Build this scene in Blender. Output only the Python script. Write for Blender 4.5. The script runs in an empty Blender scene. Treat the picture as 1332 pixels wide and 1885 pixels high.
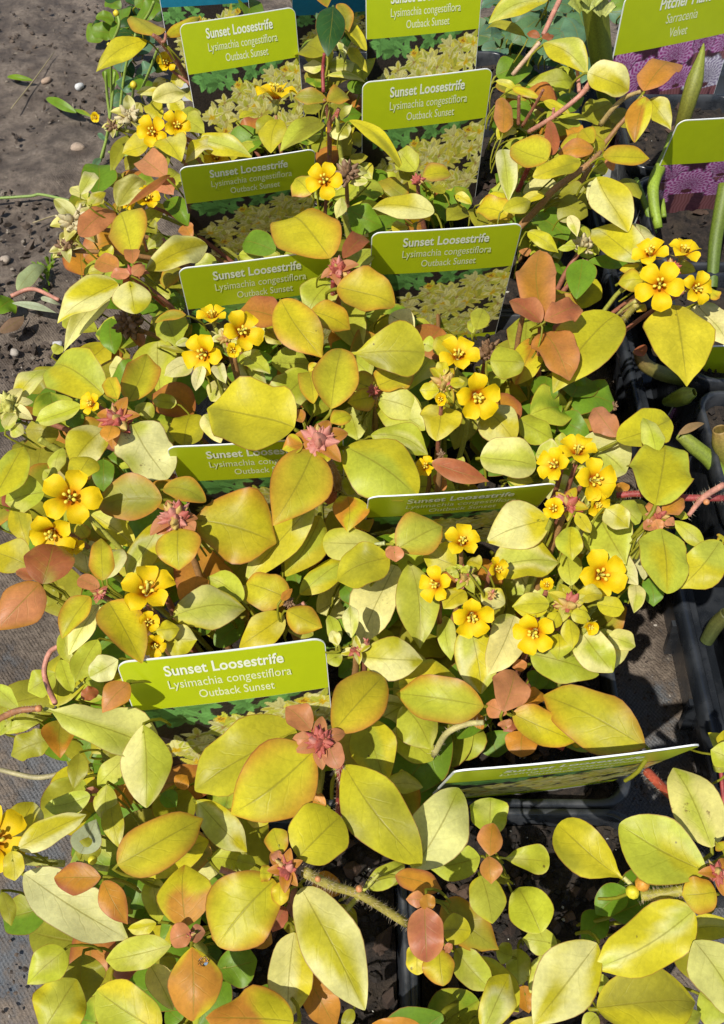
import bpy, bmesh, math, random
import numpy as np
from mathutils import Vector, Matrix

random.seed(7)
rng = np.random.default_rng(7)
scene = bpy.context.scene
COL = scene.collection

# ------------------------------------------------------------------ camera
CAM_H, PITCH, FPX, IW, IH = 0.44, math.radians(56), 1632.0, 1332.0, 1885.0
cam_data = bpy.data.cameras.new('camera')
cam = bpy.data.objects.new('camera', cam_data)
COL.objects.link(cam)
cam.location = (0, 0, CAM_H)
cam.rotation_euler = (math.pi/2 - PITCH, 0, 0)
cam_data.sensor_fit = 'VERTICAL'
cam_data.sensor_height = 24.0
cam_data.lens = 24.0*FPX/IH
cam_data.clip_start, cam_data.clip_end = 0.01, 200.0
scene.camera = cam

# ------------------------------------------------------------------ sky and sun
SUN_EL = math.radians(58)
SHADOW_DIR = Vector((0.64, 0.77, 0)).normalized()       # the way shadows fall on the ground
world = bpy.data.worlds.new('World'); scene.world = world
world.use_nodes = True
wn = world.node_tree.nodes; wl = world.node_tree.links
for n in list(wn): wn.remove(n)
sky = wn.new('ShaderNodeTexSky'); sky.sky_type = 'NISHITA'; sky.sun_disc = False
sky.sun_elevation = SUN_EL
to_sun = Vector((-SHADOW_DIR.x*math.cos(SUN_EL), -SHADOW_DIR.y*math.cos(SUN_EL), math.sin(SUN_EL)))
sky.sun_rotation = math.atan2(to_sun.x, to_sun.y)
bg = wn.new('ShaderNodeBackground'); bg.inputs['Strength'].default_value = 0.095
out = wn.new('ShaderNodeOutputWorld')
wl.new(sky.outputs[0], bg.inputs[0]); wl.new(bg.outputs[0], out.inputs[0])
sun_data = bpy.data.lights.new('sun', 'SUN'); sun_data.energy = 4.6
sun_data.angle = math.radians(0.6); sun_data.color = (1.0, 0.955, 0.88)
sun = bpy.data.objects.new('sun', sun_data); COL.objects.link(sun)
sun.location = (0, 0, 3)
sun.rotation_euler = (-to_sun).to_track_quat('-Z', 'Y').to_euler()
scene.view_settings.view_transform = 'Standard'
scene.view_settings.look = 'None'
scene.view_settings.exposure = 0.14
scene.view_settings.gamma = 1.0
scene.render.engine = 'CYCLES'
scene.cycles.max_bounces = 8
scene.cycles.transmission_bounces = 6

# ------------------------------------------------------------------ projection helpers (photo pixel <-> place)
FWD = Vector((0, math.cos(PITCH), -math.sin(PITCH)))
UPC = Vector((0, math.sin(PITCH), math.cos(PITCH)))
RGT = Vector((1, 0, 0))
CAMP = Vector((0, 0, CAM_H))
def at(px, py, z):
    d = FWD*FPX + RGT*(px-IW/2) - UPC*(py-IH/2)
    t = (z-CAM_H)/d.z
    return CAMP + d*t
def proj(P):
    d = P-CAMP; k = d.dot(FWD)
    return IW/2 + FPX*d.dot(RGT)/k, IH/2 - FPX*d.dot(UPC)/k
def px_size(P):                       # metres per photo pixel at P
    return (P-CAMP).dot(FWD)/FPX
def zl(L): return 0.085 + 0.009*L
def inside(px, py, poly):
    c = False; n = len(poly)
    for i in range(n):
        x1, y1 = poly[i]; x2, y2 = poly[(i+1) % n]
        if (y1 > py) != (y2 > py) and px < (x2-x1)*(py-y1)/(y2-y1)+x1: c = not c
    return c

# ------------------------------------------------------------------ object helpers
def empty(name, loc, label=None, cat=None, group=None, kind=None, parent=None):
    o = bpy.data.objects.new(name, None); COL.objects.link(o)
    o.empty_display_size = 0.01
    if parent: o.parent = parent
    o.location = loc
    tag(o, label, cat, group, kind)
    return o
def tag(o, label=None, cat=None, group=None, kind=None):
    if label: o['label'] = label
    if cat: o['category'] = cat
    if group: o['group'] = group
    if kind: o['kind'] = kind
    return o
def mesh_obj(name, verts, faces, mat, parent=None, loc=(0, 0, 0), smooth=True, cols=None, uvs=None):
    me = bpy.data.meshes.new(name)
    me.from_pydata([tuple(v) for v in verts], [], faces)
    if smooth: me.polygons.foreach_set('use_smooth', [True]*len(me.polygons))
    if cols is not None:
        a = me.color_attributes.new('col', 'FLOAT_COLOR', 'POINT')
        c = np.ones((len(verts), 4), np.float32); c[:, :3] = cols
        a.data.foreach_set('color', c.ravel())
    if uvs is not None:
        ul = me.uv_layers.new(name='UVMap')
        li = np.empty(len(me.loops), np.int32); me.loops.foreach_get('vertex_index', li)
        ul.data.foreach_set('uv', np.asarray(uvs, np.float32)[li].ravel())
    me.materials.append(mat)
    return link(name, me, parent, loc)
def link(name, me, parent=None, loc=(0, 0, 0)):
    o = bpy.data.objects.new(name, me); COL.objects.link(o)
    if parent: o.parent = parent
    o.location = loc
    return o
def grid_faces(nu, nv, off=0, closed=False):
    f = []
    for i in range(nu-1):
        for j in range(nv if closed else nv-1):
            j2 = (j+1) % nv
            f.append((off+i*nv+j, off+i*nv+j2, off+(i+1)*nv+j2, off+(i+1)*nv+j))
    return f
def smooth_path(pts, rad, n):
    P = np.array([tuple(p) for p in pts], float); m = len(P)
    R = np.interp(np.linspace(0, m-1, n), range(m), rad)
    if m == 2:
        t = np.linspace(0, 1, n)[:, None]; return P[0]*(1-t)+P[1]*t, R
    Q = np.vstack([2*P[0]-P[1], P, 2*P[-1]-P[-2]])
    o = []
    for t in np.linspace(0, m-1, n):
        i = min(int(t), m-2); s = t-i
        p0, p1, p2, p3 = Q[i], Q[i+1], Q[i+2], Q[i+3]
        o.append(.5*((2*p1)+(-p0+p2)*s+(2*p0-5*p1+4*p2-p3)*s*s+(-p0+3*p1-3*p2+p3)*s**3))
    return np.array(o), R
def tube(pts, rad, n=12, k=8, cap=True, hairs=0, hair_len=.0016, rnd=random):
    """tapered tube along a smooth path, with optional fine hairs; returns verts, faces"""
    P, R = smooth_path(pts, rad, n)
    T = np.gradient(P, axis=0); T /= np.linalg.norm(T, axis=1)[:, None]+1e-12
    ref = np.array([0, 0, 1.0]) if abs(T[0][2]) < .9 else np.array([1.0, 0, 0])
    V = []; F = []
    A = None; frames = []
    for i in range(n):
        a = np.cross(T[i], ref) if A is None else A - T[i]*np.dot(A, T[i])
        a /= np.linalg.norm(a)+1e-12; A = a
        b = np.cross(T[i], a); frames.append((a, b))
        for j in range(k):
            an = 2*math.pi*j/k
            V.append(P[i]+R[i]*(a*math.cos(an)+b*math.sin(an)))
    F += grid_faces(n, k, 0, True)
    if cap:
        F.append(tuple(range(k))[::-1]); F.append(tuple(range((n-1)*k, n*k)))
    for _ in range(hairs):
        i = rnd.randrange(0, n); an = rnd.uniform(0, 6.283)
        a, b = frames[i]; d = a*math.cos(an)+b*math.sin(an)
        t = T[i]*rnd.uniform(-1, 1)*(np.linalg.norm(P[-1]-P[0])/n)
        base = P[i]+t+d*R[i]*.9; tip = base+d*hair_len*rnd.uniform(.6, 1.3)+T[i]*hair_len*rnd.uniform(-.4, .4)
        w = .00006; c = np.cross(d, T[i]); s = len(V)
        V += [base+c*w, base-c*w, tip, base+T[i]*w]
        F += [(s, s+1, s+2), (s+1, s+3, s+2), (s+3, s, s+2)]
    return V, F

# ------------------------------------------------------------------ materials
def new_mat(name):
    m = bpy.data.materials.new(name); m.use_nodes = True
    nt = m.node_tree; b = nt.nodes['Principled BSDF']
    return m, nt, b
def N(nt, t, **kw):
    n = nt.nodes.new(t)
    for k, v in kw.items(): setattr(n, k, v)
    return n
def math_node(nt, op, a, b=None, clamp=False):
    n = N(nt, 'ShaderNodeMath', operation=op, use_clamp=clamp)
    for i, v in enumerate((a, b)):
        if v is None: continue
        if isinstance(v, (int, float)): n.inputs[i].default_value = v
        else: nt.links.new(v, n.inputs[i])
    return n.outputs[0]
def map_range(nt, v, a, b, c, d, smooth=True):
    n = N(nt, 'ShaderNodeMapRange', interpolation_type='SMOOTHSTEP' if smooth else 'LINEAR')
    nt.links.new(v, n.inputs[0])
    for i, x in enumerate((a, b, c, d)): n.inputs[i+1].default_value = x
    return n.outputs[0]
def mix_col(nt, f, a, b, mode='MIX'):
    n = N(nt, 'ShaderNodeMix', data_type='RGBA', blend_type=mode)
    for i, v in ((0, f), (6, a), (7, b)):
        if isinstance(v, (int, float)): n.inputs[i].default_value = v
        elif isinstance(v, tuple): n.inputs[i].default_value = (*v, 1)
        else: nt.links.new(v, n.inputs[i])
    return n.outputs[2]
def noise(nt, scale, detail=4, vec=None, rough=.55):
    n = N(nt, 'ShaderNodeTexNoise'); n.inputs['Scale'].default_value = scale
    n.inputs['Detail'].default_value = detail; n.inputs['Roughness'].default_value = rough
    if vec is None: vec = N(nt, 'ShaderNodeTexCoord').outputs['Object']
    nt.links.new(vec, n.inputs['Vector'])
    return n.outputs['Fac']
def bump(nt, b, h, strength, dist):
    n = N(nt, 'ShaderNodeBump'); n.inputs['Strength'].default_value = strength; n.inputs['Distance'].default_value = dist
    nt.links.new(h, n.inputs['Height']); nt.links.new(n.outputs[0], b.inputs['Normal'])
    return n.outputs[0]
def offset_vec(nt):
    tc = N(nt, 'ShaderNodeTexCoord'); oi = N(nt, 'ShaderNodeObjectInfo')
    s = N(nt, 'ShaderNodeVectorMath', operation='ADD')
    c = N(nt, 'ShaderNodeCombineXYZ')
    r = math_node(nt, 'MULTIPLY', oi.outputs['Random'], 7.0)
    for i in range(3): nt.links.new(r, c.inputs[i])
    nt.links.new(tc.outputs['Object'], s.inputs[0]); nt.links.new(c.outputs[0], s.inputs[1])
    return s.outputs[0]

def leaf_material(name, spots=False, rough=.42, trans=.33, veins=True):
    m, nt, b = new_mat(name)
    at_ = N(nt, 'ShaderNodeAttribute', attribute_name='col')
    uv = N(nt, 'ShaderNodeUVMap', uv_map='UVMap')
    sp = N(nt, 'ShaderNodeSeparateXYZ'); nt.links.new(uv.outputs[0], sp.inputs[0])
    u, v = sp.outputs[0], sp.outputs[1]
    av = math_node(nt, 'ABSOLUTE', math_node(nt, 'SUBTRACT', math_node(nt, 'MULTIPLY', v, 2.0), 1.0))
    vec = offset_vec(nt)
    col = at_.outputs['Color']
    big = noise(nt, 95, 3, vec)
    fine = noise(nt, 700, 5, vec, .65)
    k = math_node(nt, 'MULTIPLY', map_range(nt, big, .3, .7, .86, 1.08), map_range(nt, fine, .25, .75, .88, 1.08))
    cc = N(nt, 'ShaderNodeCombineXYZ')
    for i in range(3): nt.links.new(k, cc.inputs[i])
    col = mix_col(nt, 1.0, col, cc.outputs[0], 'MULTIPLY')
    if veins:
        wob = math_node(nt, 'MULTIPLY', math_node(nt, 'SUBTRACT', fine, .5), .03)
        mid = map_range(nt, math_node(nt, 'ADD', av, wob), .008, .045, 1, 0)
        mid = math_node(nt, 'MULTIPLY', mid, map_range(nt, u, .75, 1.0, 1, .35))
        col = mix_col(nt, math_node(nt, 'MULTIPLY', mid, .55), col, (.26, .22, .02))
        # pinnate side veins
        ph = math_node(nt, 'MULTIPLY', math_node(nt, 'SUBTRACT', u, math_node(nt, 'MULTIPLY', math_node(nt, 'POWER', av, .8), .30)), 34.0)
        ph = math_node(nt, 'ADD', ph, math_node(nt, 'MULTIPLY', big, 7.0))
        vein = map_range(nt, math_node(nt, 'SINE', ph), .90, 1.0, 0, 1)
        vein = math_node(nt, 'MULTIPLY', vein, map_range(nt, av, .25, .95, 1, 0))
        col = mix_col(nt, math_node(nt, 'MULTIPLY', vein, .13), col, (.30, .30, .02))
        edge = map_range(nt, math_node(nt, 'ADD', av, wob), .955, .995, 0, 1)
        col = mix_col(nt, math_node(nt, 'MULTIPLY', edge, .75), col, (.30, .10, .03))
        h = math_node(nt, 'ADD', math_node(nt, 'MULTIPLY', mid, -1.0), math_node(nt, 'ADD', math_node(nt, 'MULTIPLY', vein, -.45), math_node(nt, 'MULTIPLY', fine, .5)))
        h = math_node(nt, 'ADD', h, math_node(nt, 'MULTIPLY', big, 1.2))
    else:
        h = math_node(nt, 'ADD', fine, big)
    # tiny specks of dirt
    dv = N(nt, 'ShaderNodeTexVoronoi'); dv.inputs['Scale'].default_value = 210
    nt.links.new(vec, dv.inputs['Vector'])
    rare = map_range(nt, noise(nt, 150, 1, vec), .66, .70, 0, 1)
    col = mix_col(nt, math_node(nt, 'MULTIPLY', math_node(nt, 'MULTIPLY', map_range(nt, dv.outputs['Distance'], .07, .12, 1, 0), rare), .75), col, (.10, .06, .02))
    if spots:
        s1 = map_range(nt, noise(nt, 130, 5, vec, .7), .60, .66, 0, 1)
        s2 = map_range(nt, noise(nt, 55, 1, vec), .47, .56, 0, 1)
        col = mix_col(nt, math_node(nt, 'MULTIPLY', math_node(nt, 'MULTIPLY', s1, s2), .8), col, (.17, .085, .035))
    nt.links.new(col, b.inputs['Base Color'])
    b.inputs['Roughness'].default_value = rough
    b.inputs['Specular IOR Level'].default_value = .26
    nrm = bump(nt, b, h, .22, .0005)
    tr = N(nt, 'ShaderNodeBsdfTranslucent'); nt.links.new(nrm, tr.inputs['Normal'])
    warm = mix_col(nt, 1.0, col, (1.0, .92, .45), 'MULTIPLY')
    nt.links.new(warm, tr.inputs['Color'])
    mx = N(nt, 'ShaderNodeMixShader'); mx.inputs[0].default_value = trans
    nt.links.new(b.outputs[0], mx.inputs[1]); nt.links.new(tr.outputs[0], mx.inputs[2])
    o = nt.nodes['Material Output']; nt.links.new(mx.outputs[0], o.inputs['Surface'])
    return m
M_LEAF = leaf_material('leaf')
M_SPOT = leaf_material('leaf_spotted', spots=True)
M_PETAL = leaf_material('petal', veins=False, rough=.5, trans=.25)

def attr_material(name, rough=.55, trans=0.0, nscale=900, bstr=.4, bdist=.0004):
    m, nt, b = new_mat(name)
    a = N(nt, 'ShaderNodeAttribute', attribute_name='col')
    vec = offset_vec(nt)
    f = noise(nt, nscale, 5, vec, .65)
    cc = N(nt, 'ShaderNodeCombineXYZ'); k = map_range(nt, f, .25, .75, .72, 1.15)
    for i in range(3): nt.links.new(k, cc.inputs[i])
    col = mix_col(nt, 1.0, a.outputs['Color'], cc.outputs[0], 'MULTIPLY')
    nt.links.new(col, b.inputs['Base Color']); b.inputs['Roughness'].default_value = rough
    bump(nt, b, f, bstr, bdist)
    return m
M_STEM = attr_material('stem', .55)
M_BUD = attr_material('bud', .5)

def plain_material(name, c1, c2, scale, rough=.5, bstr=.2, bdist=.0005, spec=.5, r2=None):
    m, nt, b = new_mat(name)
    vec = offset_vec(nt)
    f = noise(nt, scale, 6, vec, .6)
    col = mix_col(nt, map_range(nt, f, .35, .65, 0, 1), c1, c2)
    nt.links.new(col, b.inputs['Base Color'])
    if r2 is None: b.inputs['Roughness'].default_value = rough
    else: nt.links.new(map_range(nt, f, .35, .65, rough, r2), b.inputs['Roughness'])
    b.inputs['Specular IOR Level'].default_value = spec
    bump(nt, b, f, bstr, bdist)
    return m
M_POT = plain_material('pot_plastic', (.018, .021, .026), (.042, .045, .050), 90, .22, .06, .0004, .5, .5)
M_TRAY = plain_material('tray_plastic', (.016, .019, .024), (.036, .040, .046), 60, .20, .05, .0004, .6, .38)
M_CARD = plain_material('card_white', (.80, .82, .80), (.74, .76, .72), 200, .35, .03, .0002)
M_LIME = plain_material('print_lime', (.47, .56, .010), (.45, .54, .010), 160, .30, .03, .0002)
M_TEAL = plain_material('print_teal', (.01, .16, .24), (.012, .18, .27), 160, .35, .03, .0002)
M_BLUE = plain_material('print_blue', (.01, .25, .60), (.012, .28, .64), 160, .35, .03, .0002)
M_INK = plain_material('print_text', (.80, .84, .50), (.76, .80, .46), 300, .4, .02, .0001)
M_INK_W = plain_material('print_text_bright', (.86, .88, .70), (.82, .84, .66), 300, .4, .02, .0001)
M_SOILBITS = attr_material('soil_bits', .85, 0, 1500, .8, .0006)
M_STONE = attr_material('stone', .8, 0, 900, .7, .0006)
def print_material(name):
    m, nt, b = new_mat(name)
    a = N(nt, 'ShaderNodeAttribute', attribute_name='col')
    nt.links.new(a.outputs['Color'], b.inputs['Base Color'])
    b.inputs['Roughness'].default_value = .3
    bump(nt, b, noise(nt, 250, 3), .03, .0002)
    return m
M_PRINT = print_material('print_photo')

def soil_material():
    m, nt, b = new_mat('potting_soil')
    tc = N(nt, 'ShaderNodeTexCoord').outputs['Object']
    f = noise(nt, 260, 8, tc, .7); g = noise(nt, 60, 4, tc)
    col = mix_col(nt, map_range(nt, f, .35, .7, 0, 1), (.010, .007, .005), (.055, .038, .027))
    col = mix_col(nt, math_node(nt, 'MULTIPLY', map_range(nt, g, .5, .7, 0, 1), .5), col, (.07, .05, .03))
    nt.links.new(col, b.inputs['Base Color']); b.inputs['Roughness'].default_value = .9
    bump(nt, b, f, 1.0, .004)
    return m
M_SOIL = soil_material()

def ground_material():
    """woven weed-control fabric, greyed and smeared with dried mud"""
    m, nt, b = new_mat('ground_fabric')
    tc = N(nt, 'ShaderNodeTexCoord').outputs['Object']
    sp = N(nt, 'ShaderNodeSeparateXYZ'); nt.links.new(tc, sp.inputs[0])
    wx = math_node(nt, 'SINE', math_node(nt, 'MULTIPLY', sp.outputs[0], 3100))
    wy = math_node(nt, 'SINE', math_node(nt, 'MULTIPLY', sp.outputs[1], 2500))
    weave = math_node(nt, 'MULTIPLY', wx, wy)
    n1 = noise(nt, 9, 6, tc, .62); n2 = noise(nt, 48, 7, tc, .68); n3 = noise(nt, 330, 6, tc, .7); n4 = noise(nt, 21, 5, tc, .6)
    fabric = mix_col(nt, map_range(nt, weave, -.9, .9, 0, 1), (.105, .108, .112), (.165, .166, .165))
    blue = mix_col(nt, map_range(nt, n4, .52, .62, 0, .55), fabric, (.075, .105, .135))
    mud = mix_col(nt, map_range(nt, n2, .35, .68, 0, 1), (.075, .054, .038), (.225, .178, .135))
    mud = mix_col(nt, map_range(nt, n3, .4, .7, 0, .55), mud, (.060, .042, .030))
    # mud lies thick away from the pots' front row, thin near it
    far = map_range(nt, sp.outputs[1], .10, .32, -.03, .20)
    amt = map_range(nt, math_node(nt, 'ADD', math_node(nt, 'ADD', math_node(nt, 'MULTIPLY', n1, .45), math_node(nt, 'MULTIPLY', n2, .55)), far), .43, .56, 0, 1)
    col = mix_col(nt, amt, blue, mud)
    nt.links.new(col, b.inputs['Base Color'])
    nt.links.new(map_range(nt, n2, .35, .65, .55, .9), b.inputs['Roughness'])
    h = math_node(nt, 'ADD', math_node(nt, 'MULTIPLY', weave, .05), math_node(nt, 'ADD', math_node(nt, 'MULTIPLY', n2, 1.6), math_node(nt, 'MULTIPLY', n3, .5)))
    bump(nt, b, h, .9, .0045)
    return m
M_GROUND = ground_material()

# ------------------------------------------------------------------ setting: ground
def build_ground():
    xs = np.concatenate([[-20, -6, -2, -.9], np.linspace(-.5, .6, 111), [.9, 2, 6, 20]])
    ys = np.concatenate([[-20, -6, -2, -.7], np.linspace(-.25, 1.1, 136), [1.6, 3, 8, 30]])
    V = []
    ph = rng.uniform(0, 6.28, (14, 3))
    for x in xs:
        for y in ys:
            z = 0
            if -.5 <= x <= .6 and -.25 <= y <= 1.1:
                for i in range(14):
                    f = 12+i*11
                    z += .0030/(1+i*.45)*math.sin(f*(x*math.cos(ph[i, 2])+y*math.sin(ph[i, 2]))+ph[i, 0])
                keep = max(0, min(1, (-x-.085)/.05)) if x < 0 else 0
                z *= .25+.75*keep
            V.append((x, y, z-.004))
    return tag(mesh_obj('ground', V, grid_faces(len(xs), len(ys)), M_GROUND), kind='structure')
ground = build_ground()
# ------------------------------------------------------------------ pots
def rounded_square(h, r, k=6):
    p = []
    for cx, cy, a0 in ((1, 1, 0), (-1, 1, 90), (-1, -1, 180), (1, -1, 270)):
        for i in range(k):
            a = math.radians(a0+90*i/(k-1))
            p.append((cx*(h-r)+r*math.cos(a), cy*(h-r)+r*math.sin(a)))
    return p
POT_H = 0.085
def pot_mesh(s=1.0):
    prof = [(.033, 0, .008), (.034, .001, .009), (.041, .070, .011), (.0412, .0715, .011), (.0445, .0722, .012), (.0458, .0735, .0125),
            (.0460, .0835, .0125), (.0456, .0848, .0125), (.0450, .0852, .0123), (.0436, .0852, .0118), (.0430, .0846, .0115), (.0424, .080, .011), (.0405, .0660, .0105)]
    V = []; n = 0
    for h, z, r in prof:
        p = rounded_square(h*s, r*s); n = len(p)
        V += [(x, y, z*s) for x, y in p]
    F = grid_faces(len(prof), n, 0, True)
    F.append(tuple(range(n)))
    return V, F
def soil_mesh(s=1.0, seed=0, depth=.0755):
    r = random.Random(seed); V = []; F = []
    m = 21
    for i in range(m):
        for j in range(m):
            x = (i/(m-1)*2-1); y = (j/(m-1)*2-1)
            k = .0410*s
            z = depth*s + .0016*math.sin(9*x+seed)*math.cos(8*y+seed*2)+r.uniform(-.0013, .0013)
            V.append((x*k, y*k, z))
    return V, grid_faces(m, m)
def crumb(r, p, size, col, V, F, C):
    s = len(V)
    ax = Vector((r.gauss(0, 1), r.gauss(0, 1), r.gauss(0, .5))).normalized()
    q = Matrix.Rotation(r.uniform(0, 6.28), 3, ax)
    sx, sy, sz = size*r.uniform(.7, 1.5), size*r.uniform(.6, 1.0), size*r.uniform(.35, .8)
    for d in ((1, 0, 0), (-1, 0, 0), (0, 1, 0), (0, -1, 0), (0, 0, 1), (0, 0, -1), (.6, .6, .5), (-.6, .55, -.5), (.5, -.65, .4), (-.55, -.5, .5)):
        v = q @ Vector((d[0]*sx*r.uniform(.8, 1.2), d[1]*sy*r.uniform(.8, 1.2), d[2]*sz))
        V.append((p[0]+v.x, p[1]+v.y, p[2]+v.z)); C.append(col)
    for f in ((0, 6, 4), (6, 2, 4), (2, 9, 4), (9, 1, 4), (9, 3, 4), (3, 8, 4), (8, 0, 4), (0, 2, 6), (2, 7, 1), (1, 7, 5), (2, 5, 7), (0, 5, 2), (0, 3, 5), (3, 1, 5), (0, 8, 3), (1, 3, 9), (2, 1, 9)):
        F.append(tuple(s+i for i in f))
def crumbs(n, seed, half, z, s=1.0):
    r = random.Random(seed); V = []; F = []; C = []
    for _ in range(n):
        t = r.random()
        if t < .80: c = (.018*r.uniform(.5, 1.6),)*1; c = (c[0], c[0]*.72, c[0]*.52); sz = r.uniform(.0007, .0022)
        elif t < .93: k = r.uniform(.4, 1.5); c = (.065*k, .038*k, .024*k); sz = r.uniform(.0012, .0048)
        else: k = r.uniform(.7, 1.1); c = (.55*k, .53*k, .47*k); sz = r.uniform(.0003, .0009)
        crumb(r, (r.uniform(-half, half), r.uniform(-half, half), z+r.uniform(-.0005, .0015)), sz, c, V, F, C)
    return V, F, C
PX = {0: -.0305, 1: .063}
def pot_xy(c, r): return Vector((PX[c], .053+.0925*r, 0))
pot_me = None
POT_LABELS = {
 (0, 6): 'black pot of the teal topped tag behind the buttercup weed',
 (1, 6): 'black pot of the blue green plant behind the rear tags',
 (0, 0): 'black pot under the loosestrife with the water drop on its leaf',
 (1, 0): 'black square pot with bare bark soil and young rosettes',
 (0, 1): 'black pot that holds the large tilted tag beside red stems',
 (1, 1): 'black pot whose rim shows below the forward leaning tag',
 (0, 2): 'black pot under the pink budded loosestrife with crossing leaves',
 (1, 2): 'black pot under the two full yellow flower clusters',
 (0, 3): 'black pot under the loosestrife with the salmon rosette',
 (1, 3): 'black pot under the terracotta leaves beside the tray',
 (0, 4): 'black pot under the loosestrife with withered flower heads',
 (1, 4): 'black pot behind the tag with a bright full picture',
 (0, 5): 'black pot behind the buttercup weed under the rear tag',
 (1, 5): 'black pot under the rear tag with an upright orange leaf',
}
pots = {}
_pv, _pf = pot_mesh()
def build_pot(loc, label, group, s=1.0, seed=0, ncrumb=0, rot=0):
    global pot_me
    e = empty('nursery_pot', loc, label, 'pot', group); e.rotation_euler.z = rot
    if pot_me is None:
        o = mesh_obj('pot_wall', _pv, _pf, M_POT, e); pot_me = o.data
    else: o = link('pot_wall', pot_me, e)
    o.scale = (s, s, s)
    v, f = soil_mesh(s, seed)
    so = mesh_obj('soil', v, f, M_SOIL, e)
    if ncrumb:
        v, f, c = crumbs(ncrumb, seed, .039*s, .0765*s)
        tag(mesh_obj('soil_crumbs', v, f, M_SOILBITS, e, smooth=False, cols=c), kind='stuff')
    return e
for (c, r), lab in POT_LABELS.items():
    p = pot_xy(c, r)
    if (c, r) == (0, 0): p = p+Vector((.002, -.003, 0))
    pots[(c, r)] = build_pot(p, lab, 'square pots of the loosestrife rows', 1.0, c*10+r, {(1, 0): 900, (0, 0): 700, (1, 1): 600, (0, 1): 250}.get((c, r), 120), random.Random(c*7+r).uniform(-.02, .02))
# moulded lugs on the rim between the two front pots
def rim_lugs():
    for k, (c, r, sx) in enumerate((((0, 0, 1)), ((1, 0, -1)))):
        e = pots[(c, r)]
        for yy in (-.026, -.014, -.004):
            V = []; F = []
            for (dx, dz) in ((0, 0), (.0022, 0), (.0018, .0022), (0, .0026)):
                for dy in (-.0035, .0035): V.append((sx*(.0458+dx*.2), yy+dy, .074+dz*4))
            F = [(0, 2, 3, 1), (2, 4, 5, 3), (4, 6, 7, 5), (0, 1, 7, 6), (0, 6, 4, 2), (1, 3, 5, 7)]
            mesh_obj('rim_lug', V, F, M_POT, e, smooth=False)
rim_lugs()

# ------------------------------------------------------------------ the black carrying tray on the right
TX0, TX1, TY0, TY1 = .157, .47, -.12, .70
def build_tray():
    e = empty('carry_tray', ((TX0+TX1)/2, (TY0+TY1)/2, 0), 'long black plastic carrying tray holding the pitcher plants', 'tray')
    hx, hy = (TX1-TX0)/2, (TY1-TY0)/2
    def loop(d, z, r):
        p = []
        for cx, cy, a0 in ((1, 1, 0), (-1, 1, 90), (-1, -1, 180), (1, -1, 270)):
            for i in range(6):
                a = math.radians(a0+90*i/5)
                p.append((cx*(hx-d-r)+r*math.cos(a), cy*(hy-d-r)+r*math.sin(a), z))
        return p
    prof = [(.010, .001, .014), (.0045, .038, .018), (.0040, .0395, .018), (.0005, .040, .021), (0, .0415, .021), (0, .0505, .021), (.0006, .0522, .021), (.0016, .0525, .02),
            (.0040, .0525, .019), (.0046, .0518, .018), (.0050, .0490, .018), (.0056, .0482, .018), (.0088, .0482, .016), (.0096, .0478, .016), (.0104, .0440, .016), (.0150, .006, .012)]
    V = []; n = 24
    for d, z, r in prof: V += loop(d, z, r)
    F = grid_faces(len(prof), n, 0, True); F.append(tuple(range((len(prof)-1)*n, len(prof)*n)))
    mesh_obj('tray_shell', V, F, M_TRAY, e)
    # upright stiffening ribs on the wall that faces the loosestrife
    for k in range(19):
        y = -hy+.03+k*.042
        V = [(-hx+.0046, y-.0016, .004), (-hx+.0046, y+.0016, .004), (-hx-.0002, y+.0016, .037), (-hx-.0002, y-.0016, .037),
             (-hx+.0095, y-.0016, .004), (-hx+.0095, y+.0016, .004), (-hx+.0050, y+.0016, .037), (-hx+.0050, y-.0016, .037)]
        mesh_obj('rib', V, [(0, 1, 2, 3), (4, 7, 6, 5), (0, 4, 5, 1), (3, 2, 6, 7), (0, 3, 7, 4), (1, 5, 6, 2)], M_TRAY, e, smooth=False)
    return e
build_tray()
PITCHER_POTS = [(.2195, .088), (.2195, .1805), (.2195, .273), (.2195, .3655), (.2195, .458), (.2195, .5505)]
ppot_labels = ['black pot in the tray beside the red seedling stalk', 'black pot in the tray crossed by pink trailing stems',
               'black pot in the tray with a wilted brown pitcher', 'black pot in the tray with a stubby green pitcher',
               'black pot in the tray under the plain edged purple tag', 'black pot in the tray under the Velvet tag']
ppots = [build_pot((x, y, .007), ppot_labels[i], 'pots standing in the tray', .94, 50+i, 120) for i, (x, y) in enumerate(PITCHER_POTS)]

# ------------------------------------------------------------------ printed plant tags
def raster_leaf(img, cx, cy, ang, L, W, col, edge=None, r=None):
    h, w, _ = img.shape
    x0, x1 = max(0, int(cx-L*1.1)), min(w, int(cx+L*1.1)+2); y0, y1 = max(0, int(cy-L*1.1)), min(h, int(cy+L*1.1)+2)
    if x1 <= x0 or y1 <= y0: return
    Y, X = np.mgrid[y0:y1, x0:x1]
    dx, dy = X-cx, Y-cy
    u = (dx*math.cos(ang)+dy*math.sin(ang))/L; v = (-dx*math.sin(ang)+dy*math.cos(ang))
    uu = np.clip(u, 1e-3, 1-1e-3)
    hw = W*1.9*uu**.7*(1-uu)**.8
    m = (u > 0) & (u < 1) & (np.abs(v) < hw)
    sub = img[y0:y1, x0:x1]
    c = np.array(col)*(1+.18*(u[..., None]-.5))
    if edge is not None:
        k = (np.abs(v)/np.maximum(hw, 1e-3) > .6)[..., None]
        c = np.where(k, np.array(edge), c)
    c = np.where((np.abs(v) < .45)[..., None], c*.78, c)
    sub[m] = c[m]
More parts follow.
